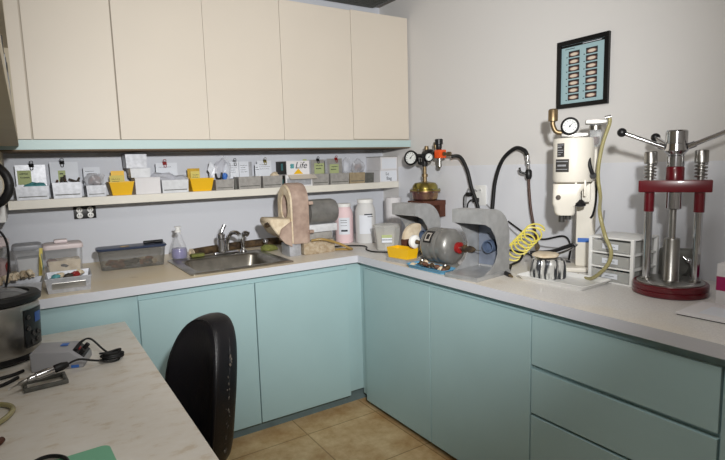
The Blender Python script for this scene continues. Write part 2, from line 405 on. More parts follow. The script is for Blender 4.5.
base_unit_right('base_cabinet', 'aqua two-door base cabinet right of the inner corner, under the polishing lathe', -2.086, -.8095, [(-1.4705, -.873), (-2.083, -1.4725)])
base_unit_right('drawer_cabinet', 'aqua cabinet with three wide drawers under the red press', -2.752, -2.086, [], [(.04, .44), (.452, .635), (.653, .852)])
base_unit_right('base_cabinet', 'aqua base cabinet at the right edge, beyond the three drawers', -3.45, -2.752, [(-3.45, -2.757)])

# worktop: one L-shaped slab with the sink cut-out
SX0, SX1, SY0, SY1 = -1.71, -1.20, -.77, -.30
w = MB()
for b in ((XL + .002, SX0, DY, -.001), (SX1, DX, DY, -.001), (SX0, SX1, DY, SY0), (SX0, SX1, SY1, -.001), (DX, -.0045, -3.45, -.001)):
    w.box(*b, CB, CT)
bmesh.ops.remove_doubles(w.bm, verts=w.bm.verts[:], dist=1e-5)
tag(w.build('worktop', 'worktop', None, False), 'speckled off-white L-shaped worktop over the aqua cabinets, dusty by the sink', 'worktop')

# sink: rim with a sunk basin
t = thing('sink', 'stainless steel drop-in sink with plaster stains set in the worktop under the shelf', 'sink', (-1.457, -.53, CT))
def rr(hx, hy, r, z, n=6, cx=0, cy=0):
    P = []
    for qx, qy, a0 in ((1, 1, 0), (-1, 1, 90), (-1, -1, 180), (1, -1, 270)):
        for k in range(n + 1):
            a = math.radians(a0 + 90 * k / n); P.append((cx + qx * (hx - r) + r * math.cos(a), cy + qy * (hy - r) + r * math.sin(a), z))
    return P
s = MB(); yb = -.025
s.rings([rr(.283, .268, .02, .0003), rr(.283, .268, .02, .005), rr(.275, .26, .02, .008), rr(.235, .195, .06, .007, cy=yb), rr(.225, .185, .06, -.004, cy=yb),
         rr(.205, .165, .06, -.15, cy=yb), rr(.18, .14, .05, -.17, cy=yb)], cap=False)
bm = s.bm; bm.verts.ensure_lookup_table(); n = 28; bm.faces.new([bm.verts[len(bm.verts) - n + i] for i in range(n)])
s.build('basin', 'sinksteel', t)
MB().lathe((0, yb, -.1695), [(.045, 0), (.045, .003), (.034, .003), (.03, .001)]).build('drain', 'darkstuff', t)
t = thing('faucet', 'chrome kitchen faucet with an upright lever handle at the back of the sink', 'faucet', (-1.395, -.29, CT + .0085))
MB().box(-.075, .075, -.025, .025, 0, .012, .006).build('base_plate', 'chrome', t)
MB().lathe((-.025, 0, .012), [(.026, 0), (.024, .03), (.022, .08), (.026, .085), (.024, .11), (.010, .12)]).build('body', 'chrome', t)
MB().tube([(-.025, 0, .11), (-.018, .003, .14), (.002, .006, .175)], lambda u: .010 + .003 * u).build('handle', 'chrome', t)
sp = MB().tube([(.008, -.002, .02), (.012, -.008, .09), (.03, -.03, .125), (.05, -.06, .13), (.062, -.085, .118)], .013).build('spout', 'chrome', t)
MB().cyl((.062, -.086, .117), (.064, -.092, .092), .014).build('aerator', 'glass', sp)
t = thing('side_sprayer', 'small chrome side sprayer to the right of the faucet', 'sprayer', (-1.285, -.29, CT + .0085))
MB().lathe((0, 0, 0), [(.024, 0), (.022, .008), (.013, .014), (.012, .05), (.014, .055)]).build('holder', 'chrome', t)
MB().tube([(0, 0, .055), (0, 0, .095), (.012, -.012, .115), (.026, -.03, .108)], lambda u: .013 + .004 * u).build('spray_head', 'chrome', t)

# ------------------------------------------------------------------ wall cabinets
UD, Z0, Z1 = -.36, 1.622, 2.465
def wall_unit(name, label, x0, x1, doors):
    xm = (x0 + x1) / 2; t = thing(name, label, 'cabinet', (xm, -.18, Z0)); w = (x1 - x0) / 2 - .0005
    MB().box(-w, w, UD + .18 + .02, .179, .0, Z1 - Z0).build('carcass', 'cream_in', t, False)
    for a, b, dz in doors:
        MB().box(a - xm + .0003, b - xm - .0003, UD + .18, UD + .18 + .0195, dz, Z1 - Z0 + .001 + dz, .0015).build('door', 'cream', t, False)
wall_unit('wall_cabinet', 'cream wall cabinet door at the far left, beside the shelf of papers', XL + .003, -1.944, [(-2.44, -2.344, .002), (-2.337, -1.948, .002)])
wall_unit('wall_cabinet', 'cream two-door wall cabinet above the faucet', -1.944, -1.0, [(-1.942, -1.4715, .002), (-1.4705, -1.001, .002)])
wall_unit('wall_cabinet', 'cream two-door wall cabinet ending at the right wall', -1.0, -.002, [(-.999, -.49, .002), (-.487, -.015, .008)])
tag(MB().box(XL + .003, -.002, -.362, -.002, 1.574, 1.6215).build('cabinet_rail', 'cyan_rail', None, False), 'long pale aqua rail running along the bottom of the cream wall cabinets', 'rail')
tag(MB().box(XL + .003, -.002, -.355, -.005, 1.567, 1.5735).build('cabinet_bottom_board', 'brown_under', None, False), 'brown raw board closing the underside of the wall cabinets', 'board')
SH = 1.322
tag(MB().box(-2.474, -.003, -.209, -.001, SH - .046, SH, .002).build('wall_shelf', 'shelfw', None, False), 'long white wall shelf carrying the case pans above the sink', 'shelf')

# left unit of open shelves
t = thing('paper_shelf_unit', 'beige open wall unit at the top left corner, filled with papers', 'shelf unit', (-2.65, -2.1, 1.62))
b = MB(); b.box(-.25, .25, -1.71, 1.71, -.03, .022); b.box(-.25, .25, -1.71, 1.71, .42, .44); b.box(-.25, .25, -1.71, 1.71, .85, .87)
b.box(-.25, -.235, -1.71, 1.71, .022, .85); b.box(-.25, .25, 1.692, 1.71, .022, .85); b.box(-.25, .25, -1.71, -1.692, .022, .85)
b.build('frame', 'beigewood', t, False)
y = -.45
kinds = [('ring_binder', 'dark ring binder %s of the top left unit', .05, 'binder', 'binder'), ('paper_folder', 'folder of white papers %s of the top left unit', .03, 'bookpaper', 'folder')]
place = ['nearest the back wall', 'second from the back wall', 'third from the back wall', 'fourth from the back wall', 'fifth from the back wall', 'sixth from the back wall', 'seventh from the back wall', 'eighth from the back wall', 'ninth from the back wall', 'tenth from the back wall', 'eleventh from the back wall', 'twelfth from the back wall']
for row in (0, 1):
    y = -.43; r2 = random.Random(3 + row)
    for k in range(12):
        nm, lb, wd, mt, ct = kinds[(k + row) % 2]; wd = wd * r2.uniform(.9, 1.5); h = r2.uniform(.27, .34)
        z = 1.62 + (.022, .44)[row]; xf = -2.408 - r2.uniform(0, .012)
        o = thing(nm, lb % (place[k] + (', lower row' if row == 0 else ', upper row')), ct, ((xf - 2.68) / 2, y - wd / 2, z + .0005), 0, 'folders on the top left shelf')
        d = (xf + 2.68) / 2
        MB().box(-d, d, -wd / 2, wd / 2, 0, h, .004).build('cover', mt, o)
        MB().box(d + .0002, d + .001, -wd * .35, wd * .35, h * .45, h * .8).build('spine_label', 'paper' if mt == 'binder' else 'cable_grey', o, False)
        y -= wd + .003
# lower left side board with a white box hung beneath
tag(MB().box(-2.93, -2.476, -.37, -.002, SH - .01, 1.5665, .002).build('side_board', 'beigewood', None, False), 'yellowish wooden side block under the wall cabinet at the left end of the shelf', 'board')
t = thing('dispenser_box', 'white box fixed under the left end of the shelf', 'box', (-2.64, -.18, 1.225))
MB().box(-.155, .155, -.155, .178, 0, .0865, .004).build('body', 'white', t)
MB().box(-.12, .12, -.1565, -.1552, .03, .045).build('slot', 'pan_grey', t, False)

# ------------------------------------------------------------------ desk
DZ = .776
t = thing('desk', 'stone-patterned laminate desk in the left foreground, pushed against the aqua cabinets', 'desk', (-2.5, -2.0, 0))
MB().box(-.445, .435, -1.2, 1.145, DZ - .04, DZ, .004).build('desktop', 'desk', t, False)
MB().box(-.42, .40, -1.17, -1.15, 0, DZ - .041).build('side_panel', 'cream_in', t, False)
MB().box(-.42, .40, 1.11, 1.13, 0, DZ - .041).build('side_panel', 'cream_in', t, False)
MB().box(-.42, -.40, -1.149, 1.109, .1, DZ - .041).build('back_panel', 'cream_in', t, False)

# ------------------------------------------------------------------ chair
t = thing('office_chair', 'worn black leatherette office chair with a torn edge, beside the desk', 'chair', (-2.062, -1.585, 0), math.radians(24))
# chair local: faces -x, backrest on +x side
def outline(s_, dep, n=40):
    P = []; hw, zc, ht, hb = .142, .66, .255, .31
    for i in range(n):
        a = 2 * PI * i / n; c, sn = math.cos(a), math.sin(a)
        w = hw * math.copysign(abs(c) ** (.85 if sn > 0 else .5), c); h = ht * abs(sn) ** .95 if sn > 0 else -hb * abs(sn) ** .8
        w *= 1 - .26 * max(0, -h / hb) ** 1.2
        w *= s_; h *= s_
        lean = .10 * (h / .28) * .35 - .035 * math.cos(h / .28 * 1.3)
        P.append((.20 + lean + dep - .03 * (w / hw) ** 2, w, zc + h))
    return P
bk = MB().rings([outline(.25, -.022), outline(.6, -.026), outline(.86, -.036), outline(.95, -.034), outline(1, -.018), outline(1.01, .02), outline(1, .06), outline(.95, .076), outline(.8, .084), outline(.3, .088)])
o = bk.build('backrest', 'leather', t, angle=80)
sm = o.modifiers.new('sub', 'SUBSURF'); sm.levels = 1; sm.render_levels = 1
for dep in (-.027, .033): MB().tube(outline(.985 if dep > 0 else .965, dep), .0032, 6, 1, closed=True).build('seam', 'leather', o)
pp = [p for p in outline(1.008, .03) if p[1] < -.08]
tr = MB(); r3 = random.Random(5)
for k in range(26):
    x, y, z = r3.choice([p for p in pp if .45 < p[2] < .80])
    tr.ball((x + r3.uniform(-.006, .01), y, z + r3.uniform(-.02, .02)), r3.uniform(.002, .0045), (1, 1, 1.6), 1, .8, k)
tr.build('torn_edge', 'tear', o, label='frayed grey lining along the torn edge')
st = MB()
st.rings([rr(.19, .20, .08, .40, cx=-.14), rr(.215, .225, .09, .42, cx=-.14), rr(.22, .23, .09, .45, cx=-.14), rr(.19, .20, .09, .475, cx=-.14), rr(.10, .11, .06, .482, cx=-.14)])
st.build('seat', 'leather', t)
MB().tube([(-.1, 0, .39), (.08, 0, .385), (.19, 0, .42), (.205, 0, .55), (.2, 0, .66)], .018).build('back_support', 'black', t)
MB().lathe((-.12, 0, 0), [(.028, .12), (.028, .28), (.018, .28), (.018, .40)]).build('gas_lift', 'steel', t)
for k in range(5):
    a = 2 * PI * k / 5 + .3; d = Vector((math.cos(a), math.sin(a), 0)); c = Vector((-.12, 0, 0))
    lg = MB().tube([c + d * .015 + Vector((0, 0, .13)), c + d * .16 + Vector((0, 0, .11)), c + d * .29 + Vector((0, 0, .075))], lambda u: .024 - .008 * u).build('leg', 'black', t)
    p = c + d * .29; q = Vector((-d.y, d.x, 0))
    cs = MB(); cs.cyl(p + Vector((0, 0, .0275)) - q * .024, p + Vector((0, 0, .0275)) - q * .006, .0272); cs.cyl(p + Vector((0, 0, .0275)) + q * .006, p + Vector((0, 0, .0275)) + q * .024, .0272); cs.cyl(p + Vector((0, 0, .03)), p + Vector((0, 0, .07)), .007)
    cs.build('caster', 'black', lg)
# ------------------------------------------------------------------ things on the long shelf
def crumple(mb, c, sz, seed, j=.5, sub=3):
    mb.ball(c, 1, sz, sub, j, seed); return mb
def case_pan(label, x0, x1, h, m, y0=-.2, dep=.13, group='case pans on the long shelf'):
    t = thing('case_pan', label, 'pan', ((x0 + x1) / 2, y0 + dep / 2, SH + .0003), 0, group)
    w = x1 - x0
    MB().bin((0, 0, 0), (w - .008, dep - .006), (w - .002, dep), h, .003).build('pan', m, t, False)
    MB().box(-w / 2 + .012, w / 2 - .012, -dep / 2 - .001, -dep / 2 + .0022, h * .2, h * .26).build('crease', 'pan_dark', t, False)
    return t
def ticket(label, x0, x1, z1, m='paper', clip=None, cx=None, note=None, lines=3, seed=1, y=-.082, z0=SH + .005, clipm='black', group='work tickets on the long shelf'):
    t = thing('work_ticket', label, 'ticket', ((x0 + x1) / 2, y, z0), 0, group); w = (x1 - x0) / 2; h = z1 - z0
    MB().box(-w, w, -.0015, .0015, 0, h).build('card', m, t, False)
    if lines: scribble(t, -w * .8, w * .8, h * .85, -.0022, seed, lines, .014, .002)
    if clip is not None:
        c = clip - (x0 + x1) / 2
        k = MB(); k.prism([(-.009, h - .012), (.009, h - .012), (.0, h + .006)], 'X', c - .012, c + .012)
        k.rot(Matrix.Identity(4)); k.tube([(c - .006, -.006, h), (c - .007, -.01, h + .018), (c + .007, -.01, h + .018), (c + .006, -.006, h)], .0018, 6, 3)
        k.tube([(c - .005, -.010, h - .002), (c - .006, -.013, h - .024), (c + .006, -.013, h - .024), (c + .005, -.010, h - .002)], .002, 6, 3)
        k.build('binder_clip', clipm, t)
    if note:
        a, b, za, zb, nm = note; xm = (x0 + x1) / 2
        n = MB().box(a - xm, b - xm, -.0035, -.0025, za - z0, zb - z0).build('sticky_note', nm, t, False)
        q = scribble(t, a - xm + .008, b - xm - .006, zb - z0 - .018, -.004, seed + 9, 2, .02, .004, r=.0012); q.parent = n
    return t
case_pan('silver case pan at the far left of the shelf, under a green note', -2.437, -2.288, .07, 'galv')
ticket('silver card with a black clip and green note at the far left of the shelf', -2.43, -2.292, 1.504, 'galv', -2.355, None, (-2.422, -2.36, 1.40, 1.475, 'note'), 0, 2)
g = MB(); crumple(g, (0, 0, 0), (.05, .03, .026), 3, .6); g.build('glove', 'teal')
o = bpy.data.objects['glove']; o.location = (-2.345, -.135, SH + .062); tag(o, 'crumpled teal glove in the leftmost case pan of the shelf', 'glove')
case_pan('white-metal case pan second from the left, holding dark metal pieces', -2.274, -2.134, .084, 'galv')
ticket('bright white card with a black clip behind dark metal pieces', -2.272, -2.136, 1.516, 'paper', -2.212, None, (-2.235, -2.20, 1.41, 1.47, 'note'), 0, 5)
r1 = random.Random(11)
for k in range(6):
    b = MB(); b.tube([(0, 0, 0), (.012 * r1.uniform(-1, 1), .004, .02), (.02 * r1.uniform(-1, 1), 0, .045)], lambda u: .009 - .004 * u, 8, 3); b.ball((0, 0, .0), .013, (1, 1, .7), 1, .4, k)
    o = b.build('casting', 'darkstuff' if k % 3 else 'rust'); o.location = (-2.245 + .02 * k, -.14 + .01 * (k % 2), SH + .055 + .012 * (k % 3)); o.rotation_euler = (r1.uniform(-.4, .4), r1.uniform(-.8, .8), 0)
    tag(o, 'small dark metal casting standing in the second case pan from the left', 'casting', 'dark castings in the second pan')
case_pan('silver case pan third from the left, under a bag of brown contents', -2.115, -2.016, .062, 'galv')
ticket('pale card standing behind the brown-filled bag, third from the left', -2.112, -2.028, 1.485, 'paper', None, None, None, 2, 8)
def bag(label, c, sz, m='bag', seed=1, inner=None, isz=.6, rot=0):
    t = thing('plastic_bag', label, 'bag', c, 0); b = MB(); crumple(b, (0, 0, sz[2]), sz, seed, .45)
    if rot: b.rot(Matrix.Rotation(rot, 4, 'Y'))
    b.build('bag', m, t)
    if inner: crumple(MB(), (0, 0, sz[2] * .9), tuple(s * isz for s in sz), seed + 4, .7, 2).build('contents', inner, t)
    return t
bag('crumpled clear bag with reddish brown contents, above the third pan from the left', (-2.062, -.125, SH + .045), (.048, .03, .045), 'bag', 4, 'rust', .7)
def yellow_bin(label, x0, x1, h):
    t = thing('yellow_bin', label, 'bin', ((x0 + x1) / 2, -.13, SH + .0003), 0, 'yellow plastic bins on the long shelf'); w = x1 - x0
    MB().bin((0, 0, 0), (w - .03, .10), (w, .125), h, .003, rim=.002).build('bin', 'yellow', t, False); return t
yellow_bin('yellow plastic bin left of the white box with two pans stacked on it', -1.998, -1.870, .076)
def slip(nm, label, m, x0, x1, z0, z1, y, tilt=0, seed=None):
    o = MB().box(-(x1 - x0) / 2, (x1 - x0) / 2, -.0008, .0008, 0, z1 - z0).build(nm, m, None, False)
    o.location = ((x0 + x1) / 2, y, z0); o.rotation_euler = (tilt, 0, 0); tag(o, label, 'paper'); 
    if seed: scribble(o, -(x1 - x0) * .4, (x1 - x0) * .4, (z1 - z0) * .8, -.0015, seed, 2, .014, .003)
    return o
slip('yellow_card', 'yellow card standing up in the left yellow bin', 'yellow', -1.975, -1.905, 1.33, 1.46, -.10)
slip('paper_slip', 'cream paper slip in front of the yellow card in the left yellow bin', 'note2', -1.985, -1.91, 1.33, 1.435, -.125, -.15, 21)
t = thing('white_box', 'plain white box on the shelf carrying two stacked silver pans', 'box', (-1.796, -.125, SH + .0003))
MB().box(-.068, .068, -.07, .07, 0, .092, .002).build('carton', 'card', t, False); MB().box(-.069, .069, -.071, .071, .0922, .0955).build('lid', 'card', t, False)
def stacked_pan(label, x0, x1, z, h, m):
    t = thing('case_pan', label, 'pan', ((x0 + x1) / 2, -.125, z), 0, 'case pans on the long shelf'); w = x1 - x0
    MB().bin((0, 0, 0), (w - .008, .12), (w - .002, .125), h, .003).build('pan', m, t, False); MB().box(-w / 2, w / 2, -.0635, .0635, h + .0003, h + .003).build('lid', m, t, False)
stacked_pan('lower silver pan of the two stacked on the plain white box', -1.885 + .0, -1.775, SH + .0965, .05, 'pan_white')
bpy.data.objects['case_pan']
stacked_pan('upper white-silver pan, topmost of the stack on the plain white box', -1.905, -1.79, SH + .151, .075, 'galv')
case_pan('white case pan under grey plastic bags and a red clip', -1.722, -1.567, .075, 'pan_white')
ticket('white card with a dark red clip standing behind grey bags', -1.725, -1.60, 1.50, 'paper', -1.672, None, None, 1, 12, clipm='red')
bag('long crumpled grey plastic bag in front of the red-clipped card', (-1.70, -.14, SH + .05), (.075, .035, .034), 'bag2', 7, 'pan_grey', .6, .2)
bag('grey plastic bag with dark print left of the right yellow bin', (-1.61, -.14, SH + .045), (.06, .035, .03), 'bag2', 9, 'pan_dark', .5, -.1)
yellow_bin('yellow plastic bin right of the white pan with grey bags', -1.555, -1.412, .079)
slip('yellow_card', 'yellow card standing up in the right yellow bin', 'yellow2', -1.545, -1.47, 1.33, 1.462, -.10)
slip('paper_slip', 'pale yellow paper slip standing in the right yellow bin', 'note2', -1.53, -1.475, 1.33, 1.445, -.125, -.1, 22)
case_pan('grey case pan holding an upright clear bag, right of the right yellow bin', -1.405, -1.285, .066, 'pan_grey')
bag('tall clear bag leaning right above the grey pan beside the right yellow bin', (-1.40, -.12, SH + .06), (.036, .02, .075), 'bag2', 14, 'paper', .6, .55)
bag('upright clear bag with printed papers left of the first pair of tickets', (-1.315, -.11, SH + .05), (.04, .015, .075), 'bag', 15, 'paper', .7)
o = MB().tube([(-.02, 0, .03), (-.012, 0, .0), (.012, 0, 0), (.02, 0, .035)], .006).build('bracket', 'black'); o.location = (-1.372, -.17, SH + .075); tag(o, 'small black bracket lying on the grey pan beside a blue piece', 'bracket')
o = crumple(MB(), (0, 0, 0), (.016, .01, .022), 5).build('wrapper', 'blue'); o.location = (-1.332, -.165, SH + .085); tag(o, 'small bright blue wrapper in the grey pan right of the right yellow bin', 'wrapper')
MBx = MB().box(-.006, .006, -.065, .065, 0, .068); o = MBx.build('divider', 'pan_dark', None, False); o.location = (-1.273, -.12, SH + .0003); tag(o, 'dark side-on tray edge between two grey pans', 'tray')
case_pan('grey case pan under the two white tickets with a dark clip', -1.258, -1.106, .078, 'pan_grey')
ticket('white ticket with a dark clip on its right, above the wide grey pan', -1.325 + .03, -1.215, 1.498, 'paper', None, None, None, 4, 31, y=-.095)
ticket('white ticket with a small red mark, right of the dark clip', -1.21, -1.145, 1.498, 'paper', -1.238, None, None, 4, 32, y=-.088)
ticket('narrow bluish ticket edge behind the red-marked ticket', -1.15, -1.12, 1.495, 'galv', None, None, None, 0, 33)
case_pan('grey case pan left of the dark printed box', -1.095, -.955, .078, 'pan_grey')
ticket('white ticket with a brass clip leaning above the grey pan', -1.085, -.985, 1.50, 'paper', -1.03, None, None, 3, 35, y=-.09, clipm='gold')
ticket('narrow white ticket left of the brass-clipped ticket', -1.105, -1.075, 1.48, 'paper', None, None, None, 2, 36, y=-.1)
o = crumple(MB(), (0, 0, 0), (.028, .02, .03), 8).build('denture_model', 'plaster'); o.location = (-.985, -.14, SH + .07); tag(o, 'small beige denture model at the end of the pan left of the printed box', 'model')
# the two printed boxes
t = thing('printed_box', 'lower white box with its cream flap open, directly behind the arched grinder top', 'box', (-.83, -.105, SH + .0003))
b = MB().box(-.10, .10, -.088, .088, 0, .078, .001); b.build('carton', 'card', t, False)
MB().box(-.1006, -.1001, -.08, .08, .002, .076).build('printed_side', 'binder', t, False)
MB().box(-.1012, -.1006, -.05, -.02, .02, .05).build('teal_mark', 'teal', t, False)
MB().box(-.09, .09, -.0888, -.0882, .008, .055).build('printed_front', 'galv', t, False)
MB().box(-.095, .105, -.055, .0, 0, .002).rot(Matrix.Translation((.012, -.085, .078)) @ Matrix.Rotation(.55, 4, 'X')).build('flap', 'cream', t, False)
t = thing('printed_box', 'upper white box with script lettering, teal mark and yellow triangle, left of green notes', 'box', (-.835, -.105, SH + .0795))
MB().box(-.085, .085, -.088, .088, 0, .092, .001).build('carton', 'card', t, False)
MB().box(-.0856, -.0851, -.084, .084, .003, .089).build('printed_side', 'binder', t, False)
MB().box(-.0862, -.0856, -.03, 0, .03, .075).build('teal_mark', 'teal', t, False)
MB().prism([(-.035, .004), (.035, .004), (0, .04)], 'Y', -.0892, -.0885).build('yellow_triangle', 'yellow', t, False)
k = MB()
for a in range(4): k.ball((-.05 + .012 * (a % 2), -.0885, .05 + .014 * (a // 2)), .010, (1, .08, 1), 1)
k.build('teal_emblem', 'teal', t)
lettering('Life', .062, 'ink', t, (.02, -.0888, .06), FRONT, shear=.3)
case_pan('grey case pan right of the printed boxes, below a green note with black clip', -.735, -.602, .078, 'pan_grey')
slip('paper_slip', 'tall yellow-green slip standing just right of the printed boxes', 'note', -.752, -.722, 1.39, 1.505, -.10)
slip('folded_ticket', 'bluish folded ticket standing right of the yellow-green slip', 'galv', -.715, -.685, 1.36, 1.50, -.09)
ticket('grey ticket with a black clip and written green note, left one of the pair', -.68, -.575, 1.50, 'pan_grey', -.625, None, (-.655, -.575, 1.40, 1.475, 'note'), 0, 41)
case_pan('grey case pan below the green note with red clip', -.592, -.436, .078, 'pan_grey')
ticket('grey ticket with a red clip and plain green note, right one of the pair', -.55, -.425, 1.505, 'pan_grey', -.475, None, (-.53, -.455, 1.40, 1.465, 'note'), 0, 43, clipm='red')
slip('folded_ticket', 'pale blue folded ticket standing between the two green-noted tickets', 'galv', -.572, -.552, 1.36, 1.50, -.09)
case_pan('tan case pan near the right end of the shelf', -.434, -.30, .078, 'pan_tan')
case_pan('small dark grey pan between the tan pan and the white cartons', -.297, -.20, .072, 'pan_dark', -.17, .10)
bag('clear bag with reddish grey contents above the tan pan', (-.315, -.13, SH + .07), (.05, .025, .05), 'bag', 19, 'rust', .6)
bag('upright clear bag behind the tan pan, right of the red-clipped ticket', (-.39, -.09, SH + .06), (.035, .012, .065), 'bag', 23, 'paper', .7)
t = thing('white_carton', 'lower white carton with handwriting at the right end of the shelf', 'box', (-.094, -.102, SH + .0003))
MB().box(-.072, .086, -.095, .095, 0, .088, .001).build('carton', 'card', t, False)
MB().box(-.066, .08, -.0958, -.0953, .006, .082).build('label', 'paper', t, False)
lettering('Lc', .034, 'ink', t, (-.005, -.0962, .06), FRONT, 'handwriting'); lettering('Bag', .034, 'ink', t, (.01, -.0962, .025), FRONT, 'handwriting')
t = thing('white_carton', 'upper white carton with a raised dark-edged lid at the right end of the shelf', 'box', (-.09, -.102, SH + .0893))
MB().box(-.068, .084, -.095, .095, 0, .095, .001).build('carton', 'card', t, False)
MB().box(-.07, .086, -.098, .096, .0955, .101).build('lid', 'pan_grey', t, False)
MB().box(-.056, .076, -.0958, -.0953, .01, .085).build('label', 'paper', t, False)

# ------------------------------------------------------------------ left end of the worktop
W = CT + .0004
t = thing('storage_canister', 'tall pinkish canister with a lid and red mark, cut by the left edge', 'canister', (-2.575, -.42, W))
MB().lathe((0, 0, 0), [(.085, 0), (.09, .01), (.09, .17), (.085, .19)]).build('body', 'smoke', t)
MB().lathe((0, 0, .1905), [(.088, 0), (.094, .006), (.094, .03), (.08, .045), (.03, .05)]).build('lid', 'pinklid', t)
MB().lathe((0, 0, .003), [(.082, 0), (.084, .12), (.06, .13)]).build('contents', 'pinkliq', t)
MB().ball((.078, -.03, .09), .03, (.35, .8, 1), 2, .3, 3).build('mark', 'red', t)
def tub(label, x, y, w, d, h, lidm, cont, contm, knob=False, rz=0):
    t = thing('lidded_tub', label, 'tub', (x, y, W), rz)
    MB().bin((0, 0, 0), (w - .02, d - .02), (w, d), h, .003).build('tub', 'clear', t, False)
    b = MB().frust((0, 0, .004), (w - .034, d - .034), (w - .022, d - .022), h * cont, .006); b.build('contents', contm, t)
    l = MB(); l.rings([rr(w / 2 + .004, d / 2 + .004, .02, h), rr(w / 2 + .006, d / 2 + .006, .02, h + .006), rr(w / 2 + .004, d / 2 + .004, .02, h + .02), rr(w / 2 - .004, d / 2 - .004, .02, h + .025)])
    lo = l.build('lid', lidm, t)
    if knob: MB().box(-w * .22, w * .14, -d * .2, d * .2, h + .0255, h + .042, .006).build('knob', lidm, lo)
    return t
t = tub('clear tub of pale powder under a grey lid, with a yellow spatula', -2.412, -.40, .115, .12, .165, 'greylid', .72, 'whiteliq')
o = MB().box(-.007, .007, -.0015, .0015, 0, .17).build('spatula', 'note2', None, False); o.location = (-2.373, -.476, W + .001); o.rotation_euler = (-.05, .1, 0); tag(o, 'yellow flat spatula leaning on the grey-lidded tub', 'spatula')
t = tub('clear tub with a pale lid and knob, full of pinkish and brown scraps', -2.262, -.40, .165, .13, .155, 'pinklid', .6, 'plaster', True)
for k, (x, y, m_) in enumerate([(-.03, -.035, 'red'), (.02, -.04, 'plaster'), (.045, -.03, 'plaster'), (-.05, -.035, 'rust'), (0, -.04, 'darkstuff')]):
    crumple(MB(), (x, y, .075 + .01 * (k % 2)), (.026, .014, .022), k + 3).build('scrap', m_, t)
t = thing('large_pan', 'silver metal pan of coloured scraps in front of the knob-lidded tub', 'pan', (-2.263, -.69, W), math.radians(-3))
MB().bin((0, 0, 0), (.165, .17), (.18, .185), .068, .003, rim=.002).build('pan', 'galv', t, False)
MB().box(-.066, .066, -.0895, -.0875, .022, .05, .002).rot(Matrix.Rotation(.045, 4, 'X')).build('label_holder', 'steel', t, False)
crumple(MB(), (0, 0, .03), (.07, .07, .02), 2, .4).build('crumbs', 'whiteliq', t)
for k, (x, y, m_) in enumerate([(-.03, .03, 'plaster'), (.03, .02, 'red'), (0, -.02, 'darkstuff'), (.05, .05, 'plaster'), (-.05, -.01, 'teal')]):
    o = crumple(MB(), (0, 0, 0), (.018, .014, .012), k + 13).build('scrap', m_); o.location = (-2.263 + x, -.69 + y, W + .06); 
    tag(o, ['pale plaster scrap at the left back of the large pan', 'red scrap on top of the large pan', 'dark scrap in the middle of the large pan', 'plaster scrap at the right back of the large pan', 'teal scrap at the left side of the large pan'][k], 'scrap')
o = MB().box(-.0015, .0015, -.07, .07, 0, .16).build('plastic_board', 'clear', None, False); o.location = (-2.348, -.685, W + .005); o.rotation_euler = (0, -.06, 0); tag(o, 'thin clear board standing against the left side of the large pan', 'board')
o = MB().box(-.0015, .0015, -.02, .02, 0, .07).build('teal_tag', 'teal', None, False); o.location = (-2.355, -.60, W + .085); o.rotation_euler = (0, -.06, 0); tag(o, 'small teal tag at the top of the clear board', 'tag')
t = thing('large_pan', 'silver metal pan holding plaster casts at the left end of the worktop', 'pan', (-2.455, -.66, W), math.radians(-3))
MB().bin((0, 0, 0), (.165, .15), (.18, .16), .055, .003, rim=.002).build('pan', 'galv', t, False)
for k in range(5):
    b = MB(); pts = [(.022 * math.cos(a), .026 * math.sin(a), 0) for a in [PI * q / 6 for q in range(7)]]; b.tube(pts, .009, 8, 2)
    for p in pts: b.ball((p[0], p[1], .009), .006, sub=1)
    o = b.build('plaster_cast', 'plaster' if k != 3 else 'crust'); o.location = (-2.50 + .024 * k, -.66 + .01 * (k % 2), W + .055 + .004 * k); o.rotation_euler = (1.1, .2 * (k - 2), .4 * k)
    tag(o, 'small tan plaster dental cast lying in the left metal pan', 'cast', 'plaster casts in the left pan')
t = thing('long_tub', 'long clear tub with a navy lid holding brown scraps, left of the flask', 'tub', (-1.93, -.31, W), math.radians(-3))
b = MB(); b.rings([rr(.158, .055, .025, 0), rr(.172, .062, .03, .105), rr(.169, .059, .03, .105), rr(.156, .053, .025, .004)]); b.build('tub', 'smoke', t)
b = MB(); b.rings([rr(.175, .066, .03, .1055), rr(.179, .070, .03, .111), rr(.175, .066, .03, .118), rr(.157, .05, .03, .12)]); lo = b.build('lid', 'navy', t)
MB().box(-.06, -.015, -.045, -.025, .1205, .124, .001).build('gold_tag', 'brass', lo)
r4 = random.Random(4)
for k in range(12):
    crumple(MB(), (r4.uniform(-.12, .12), r4.uniform(-.02, .015), .02 + .006 * (k % 3)), (.03, .015, .016), k).build('scrap', ['rust', 'darkstuff', 'rust', 'crust'][k % 4], t)
t = thing('marker_pen', 'black marker pen lying on the navy lid of the long tub', 'pen', (-1.82, -.325, W + .1295), math.radians(-4))
MB().turned((-.05, 0, 0), (.05, 0, 0), [(.005, 0), (.009, .03), (.009, .95), (.006, 1)]).build('barrel', 'black', t); MB().turned((.012, 0, 0), (.055, 0, 0), [(.0095, 0), (.0095, .95), (.004, 1)]).build('cap', 'rubber', t)
t = thing('wash_bottle', 'conical clear wash bottle half full of violet liquid at the left of the sink', 'bottle', (-1.668, -.275, W + .0088))
MB().lathe((0, 0, 0), [(.04, 0), (.046, .008), (.047, .035), (.04, .07), (.027, .11), (.016, .138), (.013, .15), (.013, .155)]).build('flask', 'clear', t)
MB().lathe((0, 0, .003), [(.038, 0), (.043, .008), (.044, .034), (.041, .058), (.0405, .0585)]).build('liquid', 'violet', t)
MB().lathe((0, 0, .155), [(.018, 0), (.018, .012), (.012, .016), (.012, .026), (.018, .028), (.018, .034)]).build('cap', 'white', t)
t = thing('drain_tube', 'dirty brown tube lying along the wall behind the sink', 'tube', (-1.3, -.17, W + .026))
